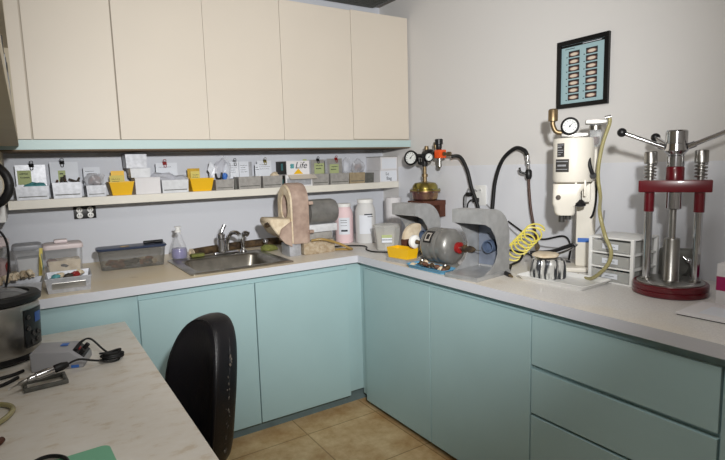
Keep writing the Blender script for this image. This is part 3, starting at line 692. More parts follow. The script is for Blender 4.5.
b = MB(); b.tube([(-.285, -.065, 0), (-.2, -.03, 0), (0, .03, .0), (.25, .05, 0), (.42, .05, -.001)], .025, 14, 5); b.build('tube', 'tube_dirty', t)
MB().turned((-.2845, -.0648, 0), (-.291, -.0675, 0), [(.026, 0), (.027, 1), (.015, 1.01), (.015, .4)]).build('open_end', 'plaster', t)
o = MB().box(-.04, .04, -.022, .022, 0, .02, .008).build('sponge', 'green'); o.location = (-1.57, -.29, W + .0085); o.rotation_euler = (0, 0, .1); tag(o, 'olive green sponge by the open end of the brown tube', 'sponge')
o = crumple(MB(), (0, 0, .018), (.055, .03, .022), 6, .5).build('scouring_pad', 'green'); o.location = (-1.13, -.34, W); tag(o, 'greenish dirty scouring pad at the right back corner of the sink', 'pad')
t = thing('valve', 'small chrome valve standing above the scouring pad', 'valve', (-1.13, -.28, W)); MB().lathe((0, 0, 0), [(.012, 0), (.01, .01), (.01, .045), (.014, .05), (.012, .065), (.004, .07)]).build('stem', 'chrome', t); MB().tube([(-.02, 0, .06), (.02, 0, .06)], .004).build('lever', 'chrome', t)
# ------------------------------------------------------------------ model trimmer
t = thing('model_trimmer', 'plaster-crusted arched model trimmer with a grey motor, right of the sink', 'trimmer', (-1.05, -.555, W))
def dpt(a, hw, z0, z1):      # D-shaped outline in y-z
    c, s_ = math.cos(a), math.sin(a); zc = z1 - hw * 1.15
    if s_ >= 0: return (hw * c, zc + hw * 1.15 * s_)
    m = max(abs(c), abs(s_)); return (hw * c / m, zc + (zc - z0) * (s_ / m))
N = 48; AN = [2 * PI * i / N + .001 for i in range(N)]
def ring_x(x, hw, z0, z1): return [(x, *dpt(a, hw, z0, z1)) for a in AN]
def oval(x, hy, hz, zc): return [(x, hy * math.cos(a), zc + hz * (abs(math.sin(a)) ** .8) * (1 if math.sin(a) > 0 else -1)) for a in AN]
b = MB(); b.rings([ring_x(.055, .085, .085, .415), ring_x(.05, .096, .078, .426), ring_x(.03, .1, .075, .43), ring_x(-.048, .1, .075, .43), ring_x(-.055, .095, .078, .424), oval(-.055, .045, .07, .29), oval(.03, .045, .07, .29)])
b.build('housing', 'trim_body', t)
b = MB(); b.rings([ring_x(-.0552, .094, .078, .422), ring_x(-.064, .09, .08, .414), oval(-.064, .048, .073, .29), oval(-.0552, .048, .073, .29)], cap=False); b.build('face_plate', 'plaster', t)
MB().cyl((-.02, 0, .29), (.02, 0, .29), .043).build('grinding_wheel', 'binder', t)
for z in (.13, .30):
    MB().box(.045, .075, -.108, -.085, z, z + .02, .004).build('lug', 'trim_body', t)
b = MB(); b.prism([(-.064, .225), (-.185, .235), (-.195, .215), (-.185, .19), (-.15, .14), (-.064, .09)], 'Y', -.085, .075, .006); b.build('table', 'plaster', t)
MB().prism([(-.0645, .21), (-.13, .17), (-.145, .125), (-.11, .085), (-.0645, .06)], 'Y', -.098, -.0855, .003).build('splash_chute', 'trim_body', t)
MB().cyl((-.185, -.05, .2), (-.208, -.055, .195), .014).build('knob', 'tube_dirty', t)
MB().turned((.0755, .0, .245), (.285, 0, .245), [(.05, 0), (.055, .01), (.074, .03), (.078, .12), (.078, .82), (.07, .93), (.045, 1)], 32).build('motor', 'motor', t)
MB().box(.06, .265, -.055, .055, .125, .172, .006).build('plinth', 'pan_white', t)
MB().box(.06, .23, -.055, .055, .078, .1245, .01).build('plinth', 'pan_grey', t)
b = MB(); b.box(.012, .225, -.09, .055, .0, .0775, .012, seg=3)
for v_ in b.bm.verts: v_.co += .006 * noise.noise_vector(v_.co * 30)
b.build('block', 'crust', t)
MB().box(-.075, .0, -.075, .04, 0, .0745, .004).build('foot', 'galv', t)
t = thing('amber_hose', 'amber rubber hose looping on the worktop beside the model trimmer', 'hose', (-.9, -.68, W))
MB().tube([(-.09, .03, .085), (-.03, .0, .09), (.06, -.02, .06), (.13, -.03, .025), (.165, -.01, .009), (.12, .03, .009), (.05, .09, .009), (.03, .12, .03)], .0075, 10, 8).build('hose', 'hose', t)
bpy.data.objects['amber_hose'].location.x = -.9
o = thing('mains_lead', 'black power cord running from the trimmer past the white bottle to the polishing hood', 'cord', (-.6, -.6, W))
MB().tube([(-.17, .1, .005), (-.08, .08, .005), (.0, .0, .005), (-.01, -.07, .005), (-.06, -.14, .005), (-.07, -.24, .005), (-.0, -.32, .005), (.1, -.345, .005), (.18, -.33, .005)], .0045, 8, 8).build('cord', 'rubber', o)

# ------------------------------------------------------------------ bottles and tubs in the corner
def bottle(label, x, y, r, h, m, capm='white', kind='pinkliq'):
    t = thing('powder_bottle', label, 'bottle', (x, y, W))
    MB().lathe((0, 0, 0), [(r * .92, 0), (r, .01), (r, h * .70), (r * .93, h * .79), (r * .74, h * .885), (r * .7, h * .9)]).build('bottle', m, t)
    MB().lathe((0, 0, h * .901), [(r * .76, 0), (r * .78, .004), (r * .78, h * .07), (r * .72, h * .085)]).build('cap', capm, t)
    a0 = math.atan2(-3.39 - y, -2.39 - x)
    def lab(u, v): a = a0 + (u - .5) * 1.25; return ((r + .0012) * math.cos(a), (r + .0012) * math.sin(a), h * (.22 + .42 * v))
    MB().sheet(lab, 10, 3).build('label', 'paper', t)
    return t, a0
t, a0 = bottle('pale pink powder bottle with a white label, left of the white one', -.578, -.345, .062, .27, 'pinkliq')
def on_can(t, a0, r, h, rows, m='ink', sz=.02):
    for z, a1, a2, hh in rows:
        MB().sheet(lambda u, v: ((r + .0016) * math.cos(a0 + a1 + (a2 - a1) * u), (r + .0016) * math.sin(a0 + a1 + (a2 - a1) * u), z + hh * (v - .5)), 6, 1).build('print', m, t)
on_can(t, a0, .062, .265, [(.155, -.4, .3, .003), (.14, -.4, .3, .003), (.12, -.4, .3, .002), (.085, -.35, .35, .012)])
t, a0 = bottle('large white powder bottle with a small label beside the pink one', -.475, -.455, .069, .298, 'whiteliq')
on_can(t, a0, .069, .29, [(.195, -.1, .75, .008), (.18, .2, .8, .004)])
t = thing('paper_roll', 'tall white paper roll standing in the corner behind the polishing hood', 'roll', (-.125, -.30, W)); MB().lathe((0, 0, 0), [(.058, 0), (.06, .003), (.06, .277), (.057, .28), (.02, .28), (.02, .26)]).build('roll', 'card', t)
t = thing('octagonal_tub', 'clear octagonal tub of cream powder with a green and white label, at the inner corner', 'tub', (-.545, -.80, W))
MB().lathe((0, 0, 0), [(.066, 0), (.07, .004), (.084, .138), (.081, .138), (.067, .004)], 8).build('tub', 'frost', t, True, angle=20)
MB().lathe((0, 0, .0045), [(.062, 0), (.076, .10), (.07, .104)], 8).build('contents', 'plaster', t)
MB().lathe((0, 0, .1385), [(.086, 0), (.088, .004), (.088, .014), (.082, .018)], 8).build('lid', 'frost', t, True, angle=20)
a0 = math.atan2(-3.39 + .8, -2.39 + .545); u = Vector((math.cos(a0), math.sin(a0), 0)); w_ = Vector((-u.y, u.x, 0))
def flab(z0, z1, off): return lambda a, c: tuple(u * off + w_ * ((a - .5) * .062) + Vector((0, 0, z0 + (z1 - z0) * c)))
MB().sheet(flab(.055, .102, .0845), 1, 1).build('label', 'paper', t); MB().sheet(flab(.084, .102, .0855), 1, 1).build('label_band', 'note', t); MB().sheet(flab(.07, .074, .086), 1, 1).build('print', 'ink', t)

# ------------------------------------------------------------------ polishing hoods and lathe
def hood(label, x, y, rz):
    t = thing('polishing_hood', label, 'hood', (x, y, W), rz, 'polishing hoods')
    H = .312; hw = .082; D = .098; R = .125
    def arcp(r): return [(D - R + r * math.cos(a), H - R + r * math.sin(a)) for a in [PI / 2 * k / 10 for k in range(11)]]
    arc = arcp(R); out = [(D, .02)] + arc + [(-.105, H), (-.105, .25)]
    inner = [(-.10, .25), (-.10, H - .005)] + arcp(R - .005)[::-1] + [(D - .005, .02)]
    b = MB(); b.prism(out + inner, 'Y', -hw, hw); b.build('shell', 'alu', t, angle=30)
    side = [(D - .0005, .02)] + [(p[0] - .0005, p[1] - .0005) for p in arc] + [(-.1045, H - .0005), (-.1045, .25), (-.085, .246), (-.045, .228), (-.01, .185), (.008, .14), (.008, .105), (-.01, .07), (-.045, .042), (-.10, .0202)]
    for sy in (-1, 1):
        MB().prism(side, 'Y', sy * (hw + .0005), sy * (hw + .005)).build('side_panel', 'alu', t, False)
    MB().box(-.155, D + .003, -hw - .009, hw + .009, 0, .0195, .003).build('base', 'alu', t)
    MB().prism([(-.0995, .2505), (-.0995, H - .0055)] + arcp(R - .0055)[::-1] + [(D - .0055, .181)] + [(D - .007, .181)] + arcp(R - .007) + [(-.098, H - .007), (-.098, .2505)], 'Y', -hw + .001, hw - .001).build('shade_lining', 'alu_in', t)  # thin sheet added under the roof to carry the painted inner shade
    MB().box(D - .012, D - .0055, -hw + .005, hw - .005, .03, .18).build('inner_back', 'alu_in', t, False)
    b = MB(); b.turned((D - .0125, .0, .125), (D - .05, .0, .125), [(.03, 0), (.03, 1), (.025, 1), (.025, .2)]); b.build('dust_port', 'port', t)
    return t
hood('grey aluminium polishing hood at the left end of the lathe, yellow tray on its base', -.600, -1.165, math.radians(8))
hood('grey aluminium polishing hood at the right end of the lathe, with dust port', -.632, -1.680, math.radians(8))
t = thing('yellow_tray', 'yellow plastic tray on the base of the left polishing hood', 'tray', (-.705, -1.168, W + .0195), math.radians(8)); MB().bin((0, 0, 0), (.075, .14), (.085, .16), .055, .003).build('tray', 'yellow', t, False)
t = thing('abrasive_bar', 'dark brown polishing bar on the left hood base behind the yellow tray', 'bar', (-.63, -1.10, W + .0198)); MB().box(-.02, .02, -.018, .018, 0, .085, .003).build('bar', 'wood', t)
t = thing('cloth_buff', 'cream cloth buff wheel standing inside the left polishing hood', 'buff', (-.56, -1.095, W + .0198)); b = MB(); b.lathe((0, 0, .085), [(.04, -.012), (.084, -.01), (.085, .0), (.084, .01), (.04, .012)], 40, 'Y'); b.build('buff', 'plaster', t)
t = thing('polishing_lathe', 'grey enamelled two-ended polishing motor between the two aluminium hoods', 'motor', (-.645, -1.425, W), math.radians(6))
ZM = .108
b = MB(); b.turned((0, .098, ZM), (0, -.098, ZM), [(.03, 0), (.05, .015), (.075, .06), (.086, .14), (.09, .2), (.09, .42), (.0885, .43), (.0885, .45), (.09, .46), (.09, .62), (.0885, .63), (.0885, .65), (.09, .66), (.09, .8), (.086, .86), (.075, .94), (.05, .985), (.03, 1)], 40); b.build('motor_body', 'motor', t)
for nm, y0, y1, r_, a0_, a1_, m_ in (('name_plate', .052, .0, .0915, .25, 1.0, 'black'), ('emblem', .044, .01, .0922, .35, .85, 'chrome'), ('emblem_centre', .036, .018, .0929, .45, .75, 'black')):
    MB().sheet(lambda a, c: (r_ * math.cos(PI - a0_ - (a1_ - a0_) * a), y0 + (y1 - y0) * c, ZM + r_ * math.sin(PI - a0_ - (a1_ - a0_) * a)), 8, 1).build(nm, m_, t)
b = MB(); b.frust((.008, 0, 0), (.10, .15), (.06, .11), .034, .004); b.build('foot', 'motor', t)
Y0 = -.0985
MB().turned((0, Y0, ZM), (0, Y0 - .02, ZM), [(.026, 0), (.028, .1), (.028, .9), (.02, 1)]).build('collar', 'red', t)
MB().cyl((0, Y0 - .0205, ZM), (0, Y0 - .035, ZM), .010).build('shaft', 'steel', t)
MB().turned((0, Y0 - .0355, ZM), (0, Y0 - .11, ZM), [(.010, 0), (.019, .1), (.020, .3), (.014, .8), (.006, 1)]).build('felt_cone', 'tube_dirty', t)
MB().cyl((0, Y0 - .1105, ZM), (0, Y0 - .145, ZM), .003, .0015).build('spindle_tip', 'steel', t)
MB().cyl((0, .0985, ZM), (0, .185, ZM), .010).build('shaft', 'tube_dirty', t)
b = MB(); b.turned((0, .1855, ZM), (0, .215, ZM), [(.008, 0), (.026, .05), (.036, .3), (.036, .8), (.03, 1)]); wh = b.build('brush_wheel', 'white', t)
MB().turned((0, .184, ZM), (0, .1852, ZM), [(.013, 0), (.013, 1)]).build('washer', 'steel', wh)
t = thing('blue_tray', 'shallow blue tray of small burs and mandrels in front of the polishing motor', 'tray', (-.742, -1.445, W), math.radians(2))
b = MB(); b.rings([rr(.043, .128, .02, 0), rr(.052, .138, .025, .016), rr(.055, .141, .025, .018), rr(.052, .137, .025, .0195), rr(.048, .133, .022, .016), rr(.039, .123, .018, .004)]); b.build('tray', 'bluetray', t)
r5 = random.Random(9)
for k in range(16):
    t = thing('mandrel', 'small brownish mandrel lying among others in the blue tray', 'tool', (-.742 + r5.uniform(-.025, .025), -1.445 + (k - 7.5) * .0145, W + .014 + .007 * (k % 3)), r5.uniform(0, 6), 'mandrels in the blue tray')
    L_ = r5.uniform(.016, .026)
    MB().turned((-L_, 0, 0), (L_, 0, 0), [(.003, 0), (.004, .4), (.009, .45), (.012, .8), (.008, 1)], 10).build('mandrel', ['rust', 'tube_dirty', 'steel', 'plaster'][k % 4], t)

# ------------------------------------------------------------------ wall services on the right wall
t = thing('wooden_bracket', 'reddish brown wooden bracket carrying the gold canister on the right wall', 'bracket', (-.115, -.655, 1.15)); MB().box(-.085, .1105, -.085, .085, .02, .052, .003).build('shelf', 'wood', t); MB().box(.06, .1105, -.08, .08, -.06, .0195).build('cleat', 'wood', t, False)
t = thing('air_regulator', 'gold canister with gauges and an orange filter block, on the right wall near the corner', 'regulator', (-.115, -.655, 1.2025))
MB().lathe((0, 0, 0), [(.07, 0), (.084, .012), (.09, .055), (.104, .06), (.104, .066)], 40).build('canister_bottom', 'gold2', t)
MB().lathe((0, 0, .0665), [(.104, 0), (.104, .007), (.088, .012), (.084, .035), (.07, .052), (.03, .06), (.018, .062)], 40).build('canister_dome', 'gold', t)
for k in range(6):
    a = PI / 3 * k + .4; MB().cyl((.097 * math.cos(a), .097 * math.sin(a), .054), (.097 * math.cos(a), .097 * math.sin(a), .08), .006, seg=8).build('bolt', 'steel', t)
MB().lathe((0, 0, .128), [(.014, 0), (.014, .03), (.02, .032), (.02, .05), (.012, .052), (.012, .1)]).build('stem', 'brass', t)
b = MB(); b.lathe((0, 0, .2285), [(.018, 0), (.02, .01), (.02, .08), (.015, .1)]); b.tube([(0, .0, .25), (0, .05, .25), (0, .058, .27), (0, .06, .285)], .012); b.build('valve_body', 'black', t)
def gauge(parent, c, d, r, dep=.03):
    c = Vector(c); d = Vector(d).normalized()
    g = MB().turned(c + d * -dep, c, [(r * .5, 0), (r, .15), (r, .85), (r * 1.1, .9), (r * 1.1, 1), (r * .86, 1.08), (r * .84, .95)], 32).build('gauge', 'black', parent)
    q = d.to_track_quat('Z', 'Y').to_matrix()
    f = MB().lathe(c - d * .0015, [(r * .83, 0), (r * .83, .0008)], 32, M3=q).build('dial', 'dial', g)
    n = MB(); up = Vector((0, 0, 1)); sd = up.cross(d).normalized(); up = d.cross(sd)
    for k in range(11):
        a = math.radians(-135 + 27 * k); e = sd * math.sin(a) + up * math.cos(a); n.cyl(c + e * r * .6, c + e * r * .76, r * .03, seg=6)
    a = math.radians(40); e = sd * math.sin(a) + up * math.cos(a); n.cyl(c - e * r * .2, c + e * r * .68, r * .05, r * .02, seg=6); n.cyl(c - d * .001, c + d * .0015, r * .1, seg=10)
    n.build('needle', 'ink', g); return g
gauge(t, (-.045, .095, .29), (-.85, -.35, .05), .047)
MB().cyl((0, .0, .30), (-.02, .10, .305), .013).build('gauge_pipe', 'black', t)
b = MB(); b.turned((0, .01, .31), (0, -.11, .305), [(.02, 0), (.026, .1), (.026, .3), (.034, .35), (.036, .6), (.03, .7), (.022, .75), (.022, 1)]); b.build('regulator_body', 'black', t)
gauge(t, (-.055, -.11, .29), (-.85, -.5, 0), .028, .02)
MB().turned((0, -.02, .33), (0, -.02, .365), [(.012, 0), (.016, .5), (.012, 1)]).build('vent_screw', 'brass', t)
MB().box(-.028, .028, -.185, -.13, .28, .335, .006).build('filter_block', 'orange', t)
MB().turned((0, -.145, .336), (0, -.145, .405), [(.016, 0), (.02, .2), (.02, .45), (.026, .5), (.026, .95), (.02, 1)]).build('adjusting_knob', 'black', t)
MB().turned((0, -.112, .34), (0, -.112, .385), [(.01, 0), (.014, .5), (.01, 1)]).build('brass_cap', 'brass', t)
MB().turned((0, -.15, .2795), (0, -.15, .215), [(.018, 0), (.018, .3), (.013, .35), (.016, .8), (.006, 1)]).build('drain_bowl', 'steel', t)
MB().turned((0, -.1855, .308), (.02, -.235, .305), [(.012, 0), (.014, .2), (.009, .25), (.009, .5), (.014, .55), (.014, 1)]).build('fitting', 'brass', t)
t = thing('rubber_air_hose', 'thick black hose drooping from the orange filter block behind the right hood', 'hose', (-.06, -1.0, W))
MB().tube([(-.034, .105, .562), (0, .06, .555), (.012, .01, .47), (.01, -.03, .36), (.01, -.085, .24), (-.01, -.12, .1), (-.03, -.14, .012)], .0115, 12, 8).build('hose', 'rubber', t)
t = thing('arched_air_hose', 'thick black hose rising in a tall arch on the right wall', 'hose', (-.06, -1.35, W))
MB().tube([(-.02, .14, .012), (0, .15, .13), (.01, .145, .26), (.01, .125, .41), (.01, .07, .53), (.01, -.02, .592), (.01, -.085, .58), (.01, -.108, .55)], .0115, 12, 8).build('hose', 'rubber', t)
MB().turned((.01, -.1085, .549), (.01, -.118, .475), [(.013, 0), (.013, .2), (.010, .22), (.013, .5), (.013, .6), (.009, .65), (.011, 1)]).build('coupling', 'chrome', t)
b = MB(); b.turned((.01, -.118, .474), (.01, -.12, .42), [(.012, 0), (.018, .2), (.018, .7), (.012, 1)]); b.tube([(-.0, -.115, .45), (-.02, -.09, .46), (-.022, -.082, .485)], .006); b.build('shut_off_valve', 'black', t)
MB().tube([(.01, -.12, .419), (.008, -.125, .36), (.005, -.14, .26), (.0, -.165, .17), (-.02, -.2, .1), (-.06, -.24, .07)], .0075, 10, 8).build('brown_hose', 'brownhose', t)
MB().turned((-.06, -.24, .07), (-.1, -.27, .06), [(.012, 0), (.014, .5), (.010, 1)]).build('connector', 'brass', t)
# yellow spiral hose
t = thing('spiral_hose', 'yellow coiled spiral air hose hanging between the right hood and the white tray', 'hose', (-.13, -1.60, W))
pts = []
A = Vector((-.14, -.095, .172)); B = Vector((-.20, -.005, .052)); ax = (B - A).normalized(); n1 = Vector((.72, -.69, 0)) * 1.15; n2 = Vector((0, 0, 1))
for k in range(16 * 7 + 1):
    f = k / (16 * 7); a = 2 * PI * f * 7; pts.append(A + (B - A) * f + .040 * (n1 * math.cos(a) + n2 * math.sin(a)))
MB().tube([A + Vector((.01, 0, .02))] + pts, .0042, 8, 1).build('coil', 'coil', t)
t = thing('blow_gun', 'black hose end with a brass tip lying beside the white tray', 'hose', (-.45, -1.72, W))
MB().tube([(.13, .06, .05), (.08, .04, .03), (.01, .03, .02), (-.04, .0, .01), (-.10, -.03, .009), (-.13, -.085, .009)], lambda u: .006 + .004 * (u > .4), 10, 6).build('handle', 'rubber', t)
MB().turned((-.13, -.086, .009), (-.14, -.11, .0075), [(.007, 0), (.004, 1)]).build('tip', 'brass', t)
for (nm, lb, m_, r_, pts) in [
    ('grey_cable', 'grey cable sagging along the right wall behind the yellow coil', 'cable_grey', .004, [(-.012, -1.12, 1.19), (-.012, -1.35, 1.03), (-.012, -1.5, .98), (-.012, -1.75, 1.0), (-.012, -1.88, 1.12), (-.012, -1.90, 1.2)]),
    ('black_cable', 'black cable crossing the right wall behind the right hood and coil', 'rubber', .005, [(-.02, -1.30, 1.10), (-.02, -1.45, 1.03), (-.02, -1.55, 1.02), (-.02, -1.68, 1.05), (-.02, -1.72, 1.0), (-.06, -1.74, .936)]),
    ('black_cable', 'black cable lying at the foot of the wall left of the mixer column', 'rubber', .005, [(-.05, -1.33, .936), (-.08, -1.5, .937), (-.16, -1.6, .937), (-.15, -1.7, .945), (-.10, -1.78, .937)]),
    ('grey_cable', 'grey cable curling over the wall socket behind the black hose', 'cable_grey', .005, [(-.012, -1.04, 1.27), (-.03, -.99, 1.29), (-.02, -.955, 1.24), (-.02, -.95, 1.15), (-.02, -.95, 1.0)])]:
    tag(MB().tube(pts, r_, 8, 8).build(nm, m_), lb, 'cable')
def outlet(label, loc, rz, w, h, m, slots):
    t = thing('wall_socket', label, 'socket', loc, rz)
    MB().box(-w / 2, w / 2, -.0065, -.0005, -h / 2, h / 2, .002).build('cover_plate', m, t)
    for cx, cz in slots:
        f = MB().lathe((cx, -.0066, cz), [(.016, 0), (.016, .0025), (.014, .003)], 20, M3=Matrix.Rotation(PI / 2, 3, 'X')).build('receptacle', 'white', t)
        MB().box(cx - .007, cx - .004, -.0102, -.0094, cz - .004, cz + .007).box(cx + .004, cx + .007, -.0102, -.0094, cz - .004, cz + .006).build('slots', 'ink', f, False)
    return t
outlet('white wall socket on the right wall with black plugs, behind the black hose', (-.0042, -1.065, 1.245), -PI / 2, .095, .125, 'white', [(-.0, .03)])
t = thing('power_plug', 'black power plug in the white socket on the right wall', 'plug', (-.015, -1.045, 1.215)); MB().box(-.03, .0, -.016, .016, -.014, .014, .004).build('body', 'rubber', t); MB().tube([(-.028, 0, 0), (-.04, .02, 0), (-.035, .05, -.03), (-.03, .06, -.1), (-.03, .07, -.22)], .0045).build('cord', 'rubber', t)
t = thing('power_plug', 'second black plug with a thick cord, left beside the white socket', 'plug', (-.03, -.985, 1.25)); MB().box(-.015, .012, -.016, .016, -.012, .012, .004).build('body', 'rubber', t); MB().tube([(0, .015, 0), (-.01, .03, -.01), (-.01, .035, -.06), (-.01, .03, -.16)], .0045).build('cord', 'rubber', t)
outlet('black-plated double socket on the back wall under the left end of the shelf', (-2.116, 0, 1.228), 0, .115, .075, 'black', [(-.028, .014), (-.028, -.018), (.028, .014), (.028, -.018)])
b = MB()
b.bm.free()
# ------------------------------------------------------------------ vacuum mixer
TH_ = math.radians(-54.6)
t = thing('vacuum_mixer', 'white enamelled mixing machine on a column with gauge, plates and a black knob', 'mixer', (-.284, -1.912, W), TH_)
b = MB(); b.box(.018, .102, .05, .12, .02, .60, .008); b.build('column', 'offwhite', t)
MB().box(-.035, .105, .0, .125, 0, .0195, .006).build('base', 'offwhite', t)
MB().box(.026, .078, .0488, .0498, .135, .155).build('blue_label', 'blue', t, False, 'blue label strip')
MB().lathe((0, 0, .415), [(.06, 0), (.084, .008), (.088, .02), (.088, .195), (.084, .203), (.05, .205)], 40).build('motor_head', 'offwhite', t)
MB().box(-.055, .06, -.045, .03, .621, .640, .005).build('top_plate', 'steel', t)
b = MB(); b.rings([rr(.036, .045, .02, .272, cx=-.030, cy=-.02), rr(.044, .05, .02, .284, cx=-.032, cy=-.02), rr(.045, .052, .02, .31, cx=-.034, cy=-.02), rr(.058, .065, .02, .325, cx=-.028, cy=-.015), rr(.06, .068, .02, .38, cx=-.024, cy=-.012), rr(.075, .074, .03, .414, cx=-.01)])
b.build('gearbox', 'offwhite', t)
MB().box(.0, .075, -.03, .05, .33, .414, .008).build('bracket', 'offwhite', t)
for x_ in (.012, .05): MB().box(x_ - .005, x_ + .005, -.076, -.06, .36, .43, .003).build('rib', 'offwhite', t)
MB().cyl((.031, -.062, .385), (.031, -.062, .345), .008).build('screw', 'steel', t)
MB().lathe((.031, -.062, .31), [(.01, 0), (.024, .006), (.026, .018), (.018, .026), (.010, .034)]).build('knob', 'black', t)
MB().cyl((.078, -.035, .45), (.082, -.062, .45), .014).build('side_knob', 'black', t)
MB().cyl((-.06, -.0855, .355), (-.06, -.075, .355), .011).build('screw', 'darkstuff', t)
for x_ in (-.045, -.018): MB().cyl((x_, -.025, .238 if x_ < -.03 else .25), (x_, -.025, .2715), .013).build('drive_pin', 'binder', t)
def plate(z0, z1, a0, a1, m, nm='rating_plate', dr=.0012):
    return MB().sheet(lambda u, v: ((.088 + dr) * math.cos(a0 + (a1 - a0) * u), (.088 + dr) * math.sin(a0 + (a1 - a0) * u), z0 + (z1 - z0) * v), 8, 1).build(nm, m, t)
q = math.radians
p1_ = plate(.535, .595, q(220), q(244), 'binder'); p2_ = plate(.468, .525, q(214), q(258), 'binder')
for (z, a0_, a1_, h_) in [(.588, 222, 242, .003), (.578, 222, 236, .006), (.565, 222, 242, .003), (.555, 224, 240, .003), (.545, 222, 234, .003), (.515, 217, 255, .004), (.497, 222, 250, .008), (.48, 218, 254, .003)]:
    plate(z - h_ / 2, z + h_ / 2, q(a0_), q(a1_), 'galv', 'plate_print', .002)
gauge(t, (-.018, -.055, .67), (-.1, -1, .05), .036, .035)
MB().tube([(-.023, -.03, .66), (-.04, -.02, .645), (-.075, -.02, .65), (-.09, -.02, .68), (-.09, -.02, .695)], .011).build('elbow', 'brass', t)
MB().lathe((-.09, -.02, .695), [(.012, 0), (.021, .003), (.021, .05), (.017, .056), (.01, .058)], 12).build('muffler', 'brass', t, label='sintered brass muffler')
MB().box(.045, .135, -.03, .01, .675, .695, .004).build('filter_bracket', 'steel', t)
MB().lathe((.088, -.012, .575), [(.01, 0), (.022, .012), (.024, .03), (.024, .095), (.022, .099)]).build('filter_bowl', 'glass', t)
MB().lathe((.088, -.012, .585), [(.012, 0), (.018, .012), (.018, .035)]).build('filter_core', 'wood', t)
MB().lathe((.088, -.012, .65), [(.026, 0), (.026, .018), (.02, .0245)]).build('filter_head', 'steel', t)
MB().tube([(.075, -.01, .60), (.062, -.03, .56), (.066, -.06, .50), (.08, -.055, .455)], .009).build('black_hose', 'rubber', t)
MB().tube([(.1, .02, .43), (.1, .04, .33), (.09, .045, .27), (.08, .05, .25)], .005).build('cable', 'black', t)
MB().cyl((.125, -.01, .70), (.15, -.01, .705), .008).build('hose_tail', 'steel', t)
t = thing('vacuum_tube', 'long yellowish clear tube looping from the mixer top down past the small drawers', 'tube', (-.41, -2.1, W))
def wl(x, y, z): v_ = Matrix.Rotation(TH_, 3, 'Z') @ Vector((x, y, z)); return (v_.x - .29 + .41, v_.y - 1.90 + 2.1, v_.z)
MB().tube([wl(.15, -.01, .705), wl(.158, -.015, .68), wl(.13, -.03, .58), wl(.115, -.05, .46), wl(.125, -.09, .36), (0, -.03, .30), (0, -.056, .21), (0, -.084, .15), (0, -.077, .10), (.0, -.04, .05), (.02, .02, .012), (.05, .085, .008), (.065, .11, .008)], .008, 12, 8).build('tube', 'clearhose', t)

# white tray with the metal flask
t = thing('white_tray', 'rectangular white dish carrying a metal flask in front of the mixer', 'tray', (-.478, -2.008, W), math.radians(2))
b = MB(); b.rings([rr(.088, .145, .012, 0), rr(.102, .163, .014, .018), rr(.105, .166, .014, .02), rr(.103, .164, .014, .0215), rr(.088, .146, .012, .006)]); b.build('dish', 'white', t)
t = thing('metal_flask', 'shiny ribbed metal flask standing at the left end of the white dish', 'flask', (-.482, -1.937, W + .0072), math.radians(-38))
b = MB(); n = 56; rs = []
for z, f_ in ((0, .93), (.006, 1), (.03, 1.0), (.06, .98), (.08, .92), (.086, .8)):
    ring = []
    for i in range(n):
        a = 2 * PI * i / n; cx = math.copysign(abs(math.cos(a)) ** .6, math.cos(a)); sy = math.copysign(abs(math.sin(a)) ** .6, math.sin(a))
        k = f_ * (1 + (.05 if (i // 2) % 2 else -.02)); ring.append((.07 * cx * k, .05 * sy * k, z))
    rs.append(ring)
b.rings(rs); b.build('flask_body', 'chromestripe', t)
MB().box(-.03, .03, -.02, .02, .0865, .094, .002).build('neck', 'darkstuff', t)
b = MB(); b.lathe((-.012, 0, .0945), [(.05, 0), (.056, .004), (.056, .011), (.045, .016), (.01, .0165)], 28)
for v_ in b.bm.verts: v_.co += .003 * noise.noise_vector(v_.co * 50)
b.build('plaster_cap', 'plaster', t)
t = thing('flask_clamp', 'black and silver clamp handle resting slantwise behind the metal flask', 'clamp', (-.40, -1.905, W + .0215))
b = MB(); b.tube([(-.04, .10, .075), (0, .02, .085), (.02, -.04, .11), (.03, -.075, .125)], .009); b.build('handle', 'black', t)
MB().tube([(.02, .06, .06), (.03, .0, .075), (.045, -.05, .10), (.04, -.085, .125), (.02, -.09, .12)], .006).build('lever', 'chrome', t)
MB().tube([(.0, .0, .085), (.02, .0, .04), (.03, -.0, -.02)], .008).build('leg', 'chrome', t)

# drawer organiser
t = thing('drawer_organiser', 'small white plastic organiser with three frosted drawers left of the red press', 'organiser', (-.262, -2.148, W))
hx, hy, H = .095, .1, .195
b = MB(); b.box(-hx, hx, -hy, hy, H - .008, H, .003); b.box(-hx, hx, -hy, hy, 0, .006, .002)
for z in (.066, .128): b.box(-hx + .002, hx, -hy + .0015, hy - .0015, z - .004, z + .003)
for sy in (-1, 1):
    for xx in (-hx + .007, hx - .007): b.box(xx - .007, xx + .007, sy * (hy - .007) - .007, sy * (hy - .007) + .007, .004, H - .004, .002)
b.box(hx - .004, hx, -hy, hy, .004, H - .004); b.build('frame', 'white', t)
for k, z in enumerate((.008, .071, .133)):
    b = MB(); b.bin((-.003, 0, z), (.176, .164), (.18, .166), .046, .0025); d = b.build('drawer', 'frost', t, False)
    MB().box(-.0965, -.0945, -.035, .035, z + .012, z + .034).build('label', 'paper', d, False)
    MB().box(-.0972, -.0966, -.022, .02, z + .022, z + .0235).build('print', 'ink', d, False)
    bb = MB(); r6 = random.Random(k)
    for j in range(9): crumple(bb, (r6.uniform(-.06, .06), r6.uniform(-.06, .06), z + .012), (.014, .013, .009), j, .4, 1)
    bb.build('contents', ['teal', 'brass', 'pan_dark'][k], d)

